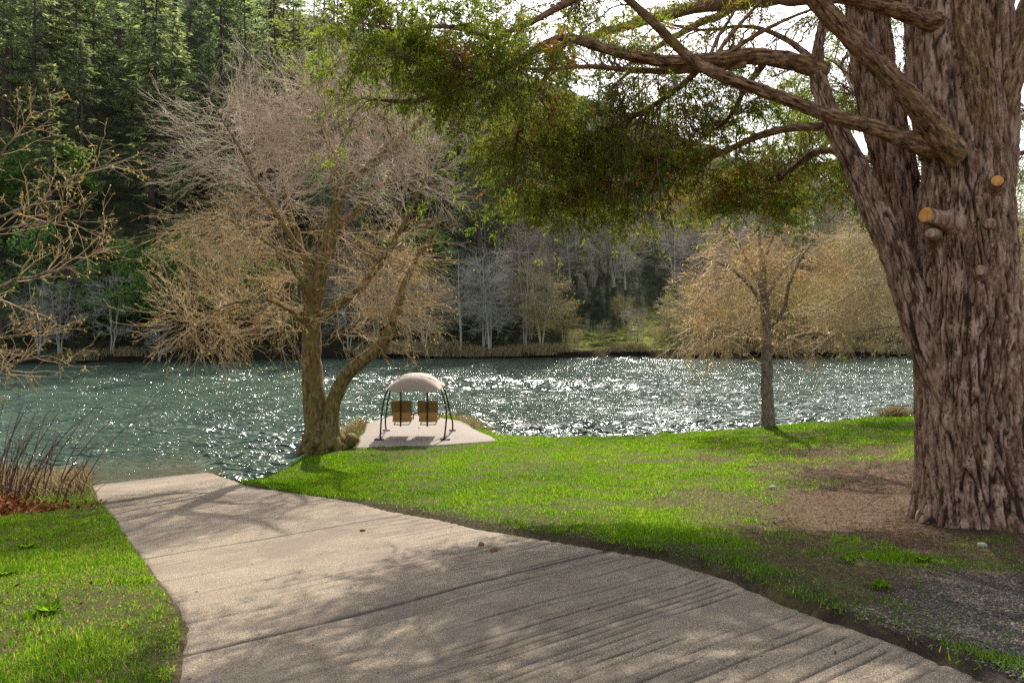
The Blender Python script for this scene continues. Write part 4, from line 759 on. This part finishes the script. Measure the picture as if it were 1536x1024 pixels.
    dd = (dd * .75 + unit(sd) * .75 + rng.normal(0, .2, dd.shape) - [0, 0, .15]).reshape(-1, 3); c = c.reshape(-1, 3); m = len(c)
    w = c + base; brown = n2(w[:, 0] * 1.7 + w[:, 1], w[:, 2] * 2.2, 1., 3, 3.) + .10 * np.exp(-((w[:, 0] - 2.6) / 2.6) ** 2 - ((w[:, 2] - 7.4) / 1.2) ** 2)
    tone = np.where(np.repeat(rng.random(n) < smooth(.58, .82, brown.reshape(n, per)[:, 0]) * .75 * (w[:, 0].reshape(n, per)[:, 0] > -.9), per), rng.uniform(.75, 1, m), np.clip(rng.normal(.36, .17, m), 0, .69))
    mb = MB(); leaves(mb, c, dd, np.repeat(rvec(n, rng) * .6 + [0, 0, 1.], per, 0) + rng.normal(0, .3, (m, 3)), rng.uniform(.045, .11, m), rng.uniform(.008, .018, m), tone=tone); mb.build('foliage', M_['cedar_leaf'], r)
    # sawn and healed branch stubs
    def stub(p0, p1, rad, cut=True):
        p0, p1 = at(*p0) - base, at(*p1) - base; mb = MB(); limb(mb, [p0, (p0 * .4 + p1 * .6), p1], [rad * 2.1, rad * 1.35, rad], 28, 16, 0, rng, .4); s = mb.build('branch_stub', M_['cedar_trunk'], r, True)
        d = unit(p1 - p0); a_ = unit(np.cross(d, [0, 0, 1.])); b_ = np.cross(d, a_); an = np.arange(20) / 20 * 6.2832; mb = MB()
        ring = [p1 + d * (.006 * (k_ < .99)) + (a_ * np.cos(an)[:, None] + b_ * np.sin(an)[:, None]) * rad * k_ for k_ in (1., .9, .45, .01)]; mb.add(np.concatenate(ring), grid_faces(4, 20, True)); mb.build('cut_face', M_['cut_wood'] if cut else M_['cedar_trunk'], s)
    stub((1436, 338, 8.35), (1388, 322, 8.10), .090); stub((1490, 285, 8.2), (1496, 271, 7.92), .065); stub((1468, 412, 8.2), (1470, 405, 7.93), .06, False); stub((1480, 338, 8.2), (1483, 335, 7.98), .055, False); stub((1400, 352, 8.3), (1396, 350, 7.95), .05, False)
def limb_material():
    t = NT('cedar_limb_bark'); v = t.n('ShaderNodeCombineXYZ', {'X': t.attr('bu'), 'Y': t.attr('bv'), 'Z': t.attr('bs')}).outputs[0]
    def nz(sc, d, r_): return t.noise(t.n('ShaderNodeMapping', {'Vector': v, 'Scale': sc}).outputs[0], 1., d, r_)
    n = nz((34, 34, 7), 6, .7); p = nz((9, 9, 5), 4, .6); k = t.ramp(n, [(.38, (.035, .017, .009)), (.5, (.19, .105, .055)), (.62, (.41, .25, .14))]); k = t.mix(t.ramp(p, [(.5, 0.), (.62, .5)]), k, (.10, .06, .04))
    k = t.mix(t.ramp(nz((26, 26, 20), 4, .75), [(.62, 0.), (.68, .7)]), k, (.36, .33, .24)); k = t.mix(t.ramp(nz((5, 5, 2.5), 4, .6), [(.52, 0.), (.64, .45)]), k, (.24, .15, .04))
    h = t.math('ADD', n, t.math('MULTIPLY', nz((110, 110, 30), 3, .6), .5)); M_['cedar_limb'] = t.surf(t.pr(k, .92, t.bump(h, .035), .12))
limb_material()
def trunk_material():
    t = NT('cedar_trunk_bark'); c = t.coord((13, 13, 3.2)); n = t.noise(c, 1., 7, .65, .5); n3 = t.noise(t.coord((1.6, 1.6, .8)), 1.5, 4, .6)
    k = t.ramp(n, [(.36, (.06, .031, .019)), (.46, (.225, .128, .082)), (.54, (.39, .245, .168)), (.64, (.57, .40, .295))]); k = t.mix(t.math('MULTIPLY', n3, .5), k, (.26, .15, .10))
    k = t.mix(t.attr('furrow'), k, (.042, .023, .015))
    k = t.mix(t.ramp(t.noise(t.coord((5, 5, 4)), 1.6, 5, .7), [(.60, 0.), (.68, .5)]), k, (.20, .19, .12))
    h = t.math('ADD', n, t.math('MULTIPLY', t.noise(t.coord((85, 85, 9)), 1., 4, .7), .7)); M_['cedar_trunk'] = t.surf(t.pr(k, .92, t.bump(h, .03), .12))
trunk_material()
build_bare_tree(); build_small_tree(); build_edge_trees(); build_cedar()

# ------------------------------------------------------------------ the far bank: one object per tree, built once per kind and copied
def conifer(seed, h, R0, m='conifer_leaf', dead=.1, droop=.25, nb=150):
    rng = np.random.default_rng(seed); r = empty('conifer_tree', (0, 0, 0)); mb = MB()
    limb(mb, [(0, 0, -1), (.1, 0, h * .4), (-.05, .05, h * .8), (0, 0, h)], [.34 * h / 25, .24 * h / 25, .09, .03], 6, 14, .03, rng); 
    z = h * (.10 + .89 * rng.random(nb) ** .85); f = z / h; L = R0 * np.clip((1 - f) ** .75 * 1.02, .06, 1) * rng.uniform(.45, 1.15, nb); L = np.where(f < .25, L * (.65 + f * 1.4), L); a = rng.uniform(0, 6.283, nb)
    L = L * (.75 + .5 * n2(np.cos(a) * 1.2 + seed, f * 4, 1., 2)); s = np.linspace(0, 1, 6)[None, :, None]; dr = (droop - .55 * f ** 3)[:, None, None]
    P = np.concatenate([np.cos(a)[:, None, None] * s * L[:, None, None], np.sin(a)[:, None, None] * s * L[:, None, None], z[:, None, None] + L[:, None, None] * (-dr * s + .22 * s ** 2.5)], -1)
    tubes(mb, P, np.linspace(1, .25, 6)[None] * (.018 + .012 * L)[:, None], 3); mb.build('trunk', M_['far_bark'], r)
    per = 28; t = (rng.uniform(.12, 1, (nb, per)) ** .8) * 4.999; i = t.astype(int); fr = (t - i)[..., None]; b = np.arange(nb)[:, None]; c = P[b, i] * (1 - fr) + P[b, i + 1] * fr; d = unit(P[b, i + 1] - P[b, i])
    side = np.stack([-np.sin(a), np.cos(a), 0 * a], -1)[:, None] * rng.choice([-1, 1], (nb, per))[..., None] * rng.uniform(.2, 1.2, (nb, per))[..., None]
    keep = (rng.random((nb, per)) < (np.clip(L / (R0 * .55), .25, 1) * (rng.random(nb) > dead))[:, None]).ravel()
    dd = (d + side + np.array([0, 0, -.45]) + rng.normal(0, .25, c.shape)).reshape(-1, 3)[keep]; c = c.reshape(-1, 3)[keep]; n = len(c)
    mb = MB(); tone = np.clip(rng.normal(.42, .2, n), 0, 1); leaves(mb, c, dd, rng.normal(0, .5, (n, 3)) + [0, 0, 1], rng.uniform(.35, .95, n) * (h / 24) ** .5, rng.uniform(.10, .27, n), tone=tone); mb.build('crown', M_[m], r); return r
def broadleaf(seed, h, w):
    rng = np.random.default_rng(seed); r = empty('broadleaf_tree', (0, 0, 0)); mb = MB(); limb(mb, [(0, 0, -1), (.1, 0, h * .3), (0, .1, h * .7)], [.22, .17, .05], 6, 10, .03, rng)
    A = blob(70, (0, 0, h * .62), (w, w, h * .38), rng, .55); P, q = connect(A, np.stack([np.zeros(12), np.zeros(12), np.linspace(h * .2, h * .7, 12)], -1), np.tile([0, 0, 1.], (12, 1)), np.full(12, .1), 6, rng, .3); tubes(mb, P, np.maximum(q, .015), 4); mb.build('trunk', M_['far_bark'], r)
    mb = MB(); c = np.concatenate([blob(75, a, (w * .24, w * .24, h * .07), rng) for a in A]); n = len(c); leaves(mb, c, rvec(n, rng) - [0, 0, .2], rvec(n, rng) + [0, 0, .8], rng.uniform(.2, .42, n), rng.uniform(.12, .24, n), tone=np.clip(rng.normal(.5, .22, n), 0, 1)); mb.build('crown', M_['broad_leaf'], r); return r
def bare(seed, h, w, m, nm, n1=46, stems=3, buds=None, up=.25, rt=.012):
    rng = np.random.default_rng(seed); r = empty(nm, (0, 0, 0)); mb = MB(); ls = []
    for s in range(stems):
        a = rng.uniform(0, 6.28); o = np.array([math.cos(a), math.sin(a), 0]) * w * (.35 if stems > 1 else .08); ls.append(limb(mb, [(0, 0, -.6), o * .35 + [0, 0, h * .3], o * .8 + [0, 0, h * .62], o + [0, 0, h * .93]], [.075 * h / 8, .055 * h / 8, .03 * h / 8, .012], 6, 14, .05, rng))
    mb.build('trunk', M_[m], r); ns = [nodes_of(p[None], q[None]) for p, q in ls]; N, D, Q = (np.concatenate([x[i] for x in ns]) for i in range(3)); k = N[:, 2] > h * .12; N, D, Q = N[k], D[k], Q[k]
    A = blob(n1, (0, 0, h * .58), (w, w, h * .43), rng, .35); mb = MB(); P, q = connect(A, N, D, Q, 6, rng, .3); tubes(mb, P, np.maximum(q, rt), 4)
    P2, q2 = grow(P, q, 7, h * .15, .7, rng, (0, 0, up * .3), .2, 1, 5, .2, .6, .4, rt * .85); tubes(mb, P2, q2, 3); P3, q3 = grow(P2, q2, 4, h * .07, .8, rng, (0, 0, up * .3), .2, 1, 3, .2, .7, .5, rt * .7); tubes(mb, P3, q3, 3)
    mb.build('twigs' if buds else 'crown', M_[m], r)
    if buds:
        mb = MB(); e = np.concatenate([P3[:, 1], P3[:, 2]]); n = len(e); leaves(mb, e, rvec(n, rng), rvec(n, rng), rng.uniform(.1, .26, n), rng.uniform(.05, .11, n), tone=rng.random(n)); mb.build('buds', M_[buds], r)
    return r
def reeds(seed):
    rng = np.random.default_rng(seed); n = 420; mb = MB(); x = rng.normal(0, .9, n); y = rng.normal(0, .35, n); L = rng.uniform(.5, 1.35, n)[:, None, None]; s = np.linspace(0, 1, 4)[None, :, None]; a = rng.uniform(0, 6.28, n); ln = rng.uniform(.1, .8, n)[:, None, None]
    P = np.stack([x, y, 0 * x - .1], -1)[:, None] + np.concatenate([np.cos(a)[:, None, None] * ln * s ** 1.7, np.sin(a)[:, None, None] * ln * s ** 1.7, s - .25 * ln * s ** 2], -1) * L; tubes(mb, P, np.tile([1, .9, .6, .2], (n, 1)) * .016, 3, tone=rng.random(n)); return mb.build('reed_clump', M_['hay'])
ORD = ['first', 'second', 'third', 'fourth', 'fifth', 'sixth', 'seventh', 'eighth', 'ninth', 'tenth', 'eleventh', 'twelfth', 'thirteenth', 'fourteenth', 'fifteenth', 'sixteenth', 'seventeenth', 'eighteenth', 'nineteenth', 'twentieth'] + ['twenty-' + x for x in ('first', 'second', 'third', 'fourth', 'fifth', 'sixth', 'seventh', 'eighth', 'ninth')] + ['thirtieth'] + ['thirty-' + x for x in ('first', 'second', 'third', 'fourth', 'fifth', 'sixth', 'seventh', 'eighth', 'ninth')]
def build_forest():
    rng = np.random.default_rng(71)
    K = {'fir': [conifer(1, 25, 5.2, nb=170), conifer(2, 29, 5.4, nb=190), conifer(3, 21, 4.9), conifer(4, 27, 4.8, dead=.2, droop=.4, nb=170)], 'pale': [conifer(5, 20, 4.4, 'conifer_leaf_pale', .12), conifer(6, 24, 4.5, 'conifer_leaf_pale', .2, .4)],
         'leafy': [broadleaf(7, 11, 4.2), broadleaf(8, 8.5, 3.4)], 'lichen': [bare(9, 8.5, 2.8, 'lichen_twig', 'bare_riverside_tree'), bare(10, 10.5, 2.6, 'lichen_twig', 'bare_riverside_tree', 50, 2), bare(14, 7, 2.4, 'lichen_twig', 'bare_riverside_tree', 40, 4)],
         'mauve': [bare(11, 9, 3.0, 'mauve_twig', 'bare_riverside_tree', 54, 3), bare(15, 12, 3.2, 'mauve_twig', 'bare_riverside_tree', 56, 2)], 'scrub': [bare(12, 7, 3.0, 'tan_twig', 'scrub_tree', 60, 4, 'yellow_bud'), bare(13, 5.5, 2.7, 'tan_twig', 'scrub_tree', 60, 5), bare(16, 8.5, 3.0, 'tan_twig', 'scrub_tree', 60, 3, 'yellow_bud')]}
    used = set()
    def place(kind, x, y, s, rec):
        p = K[kind][rng.integers(len(K[kind]))]
        if id(p) not in used: used.add(id(p)); o = p
        else:
            o = p.copy(); COL.objects.link(o)
            for ch in p.children: c = ch.copy(); c.parent = o; COL.objects.link(c)
        o.location = (x, y, hz(x, y) - .15); o.rotation_euler = (rng.normal(0, .02), rng.normal(0, .02), rng.uniform(0, 6.28)); o.scale = (s * rng.uniform(.9, 1.1),) * 2 + (s,); rec.append((kind, x, y, o)); return o
    rows = [(2.6, 4.2, 'on the far waterline'), (6, 4.8, 'just behind the far waterline'), (10.5, 5., 'at the foot of the far slope'), (16, 5.2, 'low on the far slope'), (23, 5.6, 'lower middle of the far slope'), (31, 6.2, 'halfway up the far slope'), (41, 6.8, 'above the middle of the far slope'), (53, 7.6, 'high on the far slope'), (68, 8.6, 'just below the far ridge'), (86, 9.6, 'on the far ridge')]
    for ri, (d0, gap, where) in enumerate(rows):
        rec = []; ym = 66 + d0; x = -.80 * ym + rng.uniform(0, gap)
        if ri > 5: x = -.80 * ym
        while x < .80 * ym:
            xx = x + rng.normal(0, gap * .22); y = float(shore(np.array([xx]))[0]) + d0 + rng.normal(0, .7 + d0 * .045); px = xx / y * F + CX; u = rng.random(); x += gap * rng.uniform(.7, 1.2) * ((.80 if ri < 6 else .66) if ri > 2 and px < 860 else 1)
            if 850 < px < 1015 and d0 < 13: continue
            if px > 1015 and ri > 7 and u < .3: continue
            if ri == 0:
                kind = 'lichen' if px < 260 and u < .5 else 'mauve' if px < 560 and u < .35 else 'lichen' if px < 760 and u < .75 else 'mauve' if px < 850 else 'scrub'
                if px < 560 and u > .68: kind = 'leafy'
            elif ri == 1: kind = ('leafy' if u < .5 else 'fir' if u < .75 else 'lichen' if u < .88 else 'mauve') if px < 400 else ('lichen' if u < .5 else 'mauve') if px < 840 else 'scrub'
            elif ri <= 3: kind = ('fir' if u < .45 else 'pale' if u < .68 else 'leafy' if u < .9 else 'mauve') if px < 640 else ('pale' if u < .35 else 'mauve' if u < .75 else 'lichen' if u < .9 else 'fir') if px < 840 else ('lichen' if u < .45 else 'mauve' if u < .9 else 'pale') if px < 1015 else ('scrub' if u < .6 else 'mauve' if u < .85 else 'lichen')
            else: kind = ('fir' if u < .60 else 'pale' if u < .93 else 'leafy') if px < 860 else ('fir' if u < .25 else 'mauve' if u < .62 else 'scrub' if u < .85 else 'pale') if px < 1080 or ri < 7 else ('fir' if u < .5 else 'pale')
            if kind in ('fir', 'pale') and 835 < px < 1045 and ri < 4: kind = 'mauve' if u < .6 else 'lichen'
            s = rng.uniform(.75, 1.2) * (1. if kind not in ('fir', 'pale') else (.85 if px > 860 else 1.0)) * (.72 if ri > 7 and px > 430 and px < 900 else 1)
            if kind in ('fir', 'pale') and ri < 3: s *= .8
            place(kind, xx, y, s, rec)
        look = {'fir': 'dark green fir', 'pale': 'pale grey-green fir', 'leafy': 'round green leafy tree', 'lichen': 'lichened tree', 'mauve': 'dull brown bare tree', 'scrub': 'tan scrub tree'}; cat = {'fir': 'conifer', 'pale': 'conifer', 'leafy': 'broadleaf', 'lichen': 'bare tree', 'mauve': 'bare tree', 'scrub': 'scrub tree'}
        cnt = {}
        for kind, x_, y_, o in sorted(rec, key=lambda q: q[1] / q[2]):
            cnt[kind] = cnt.get(kind, 0) + 1; o['label'] = f"{look[kind]}, {ORD[cnt[kind] - 1]} from the left, {where}"; o['category'] = cat[kind]; o['group'] = f"trees {where}"
    def one(kind, px, d, s, lab, ct):
        rec = []; x = (px - CX) / F * 70; y = float(shore(np.array([x]))[0]) + d; x = (px - CX) / F * y; o = place(kind, x, y, s, rec); o['label'] = lab; o['category'] = ct; o['group'] = 'single trees on the far bank'
    one('scrub', 812, 2.0, 1.05, 'rounded pale yellow-grey bush at the left end of the far green meadow', 'scrub tree'); one('mauve', 955, 3.5, .58, 'spindly bare brown tree standing in the middle of the far green meadow', 'bare tree'); one('lichen', 725, 3, 1., 'wide silvery bare tree leaning over the reeds left of the far meadow', 'bare tree')
    one('pale', 720, 9, 1.05, 'tall grey-green fir rising behind the silvery bare tree left of the far meadow', 'conifer'); one('lichen', 920, 17, 1.15, 'tall lichened tree at the top of the far meadow', 'bare tree'); one('fir', 862, 24, .5, 'small bright young fir under the cedar boughs, above the far meadow', 'conifer')
    one('lichen', 90, 3, .9, 'silvery lichened tree standing alone by the far water near the left edge', 'bare tree'); one('leafy', 205, 8, 1., 'dark green leafy tree behind the silvery bare trees at left', 'broadleaf'); one('lichen', 238, 1.8, .55, 'short forked silver tree at the water below the dark leafy tree', 'bare tree')
    for px_, d_, s_, l_ in ((862, 1.8, .34, 'low tan bush at the water on the left edge of the far meadow'), (905, 7.5, .42, 'small tan bush halfway up the far meadow'), (985, 2.2, .4, 'low tan bush at the water on the right part of the far meadow'), (1008, 8.5, .5, 'tan bush at the right edge of the far meadow'), (935, 11.5, .5, 'tan bush along the top edge of the far meadow'), (845, 7., .6, 'tan bush at the upper left corner of the far meadow')): one('scrub', px_, d_, s_, l_, 'scrub tree')
    p = reeds(3); recs = []
    for i, px in enumerate(np.r_[np.arange(20, 250, 44), np.arange(555, 850, 17), np.arange(890, 1380, 33)]):
        o = p if i == 0 else p.copy()
        if i: COL.objects.link(o)
        x = (px - CX) / F * 68 + rng.normal(0, .3); y = float(shore(np.array([x]))[0]) + rng.uniform(.9, 1.5); o.location = (x, y, hz(x, y)); o.scale = (rng.uniform(.5, 1.15),) * 3; o.rotation_euler = (0, 0, rng.normal(0, .5)); o['category'] = 'reeds'; o['group'] = 'reed clumps along the far waterline'; o['label'] = f"straw coloured reed clump at the far waterline, {ORD[i]} from the left" if i < len(ORD) else f"straw coloured reed clump on the far shore right of the meadow, {ORD[i - len(ORD)]} after the rest"
    for v in K.values():
        for p in v:
            if id(p) not in used:
                for c in list(p.children): bpy.data.objects.remove(c)
                bpy.data.objects.remove(p)
build_forest()
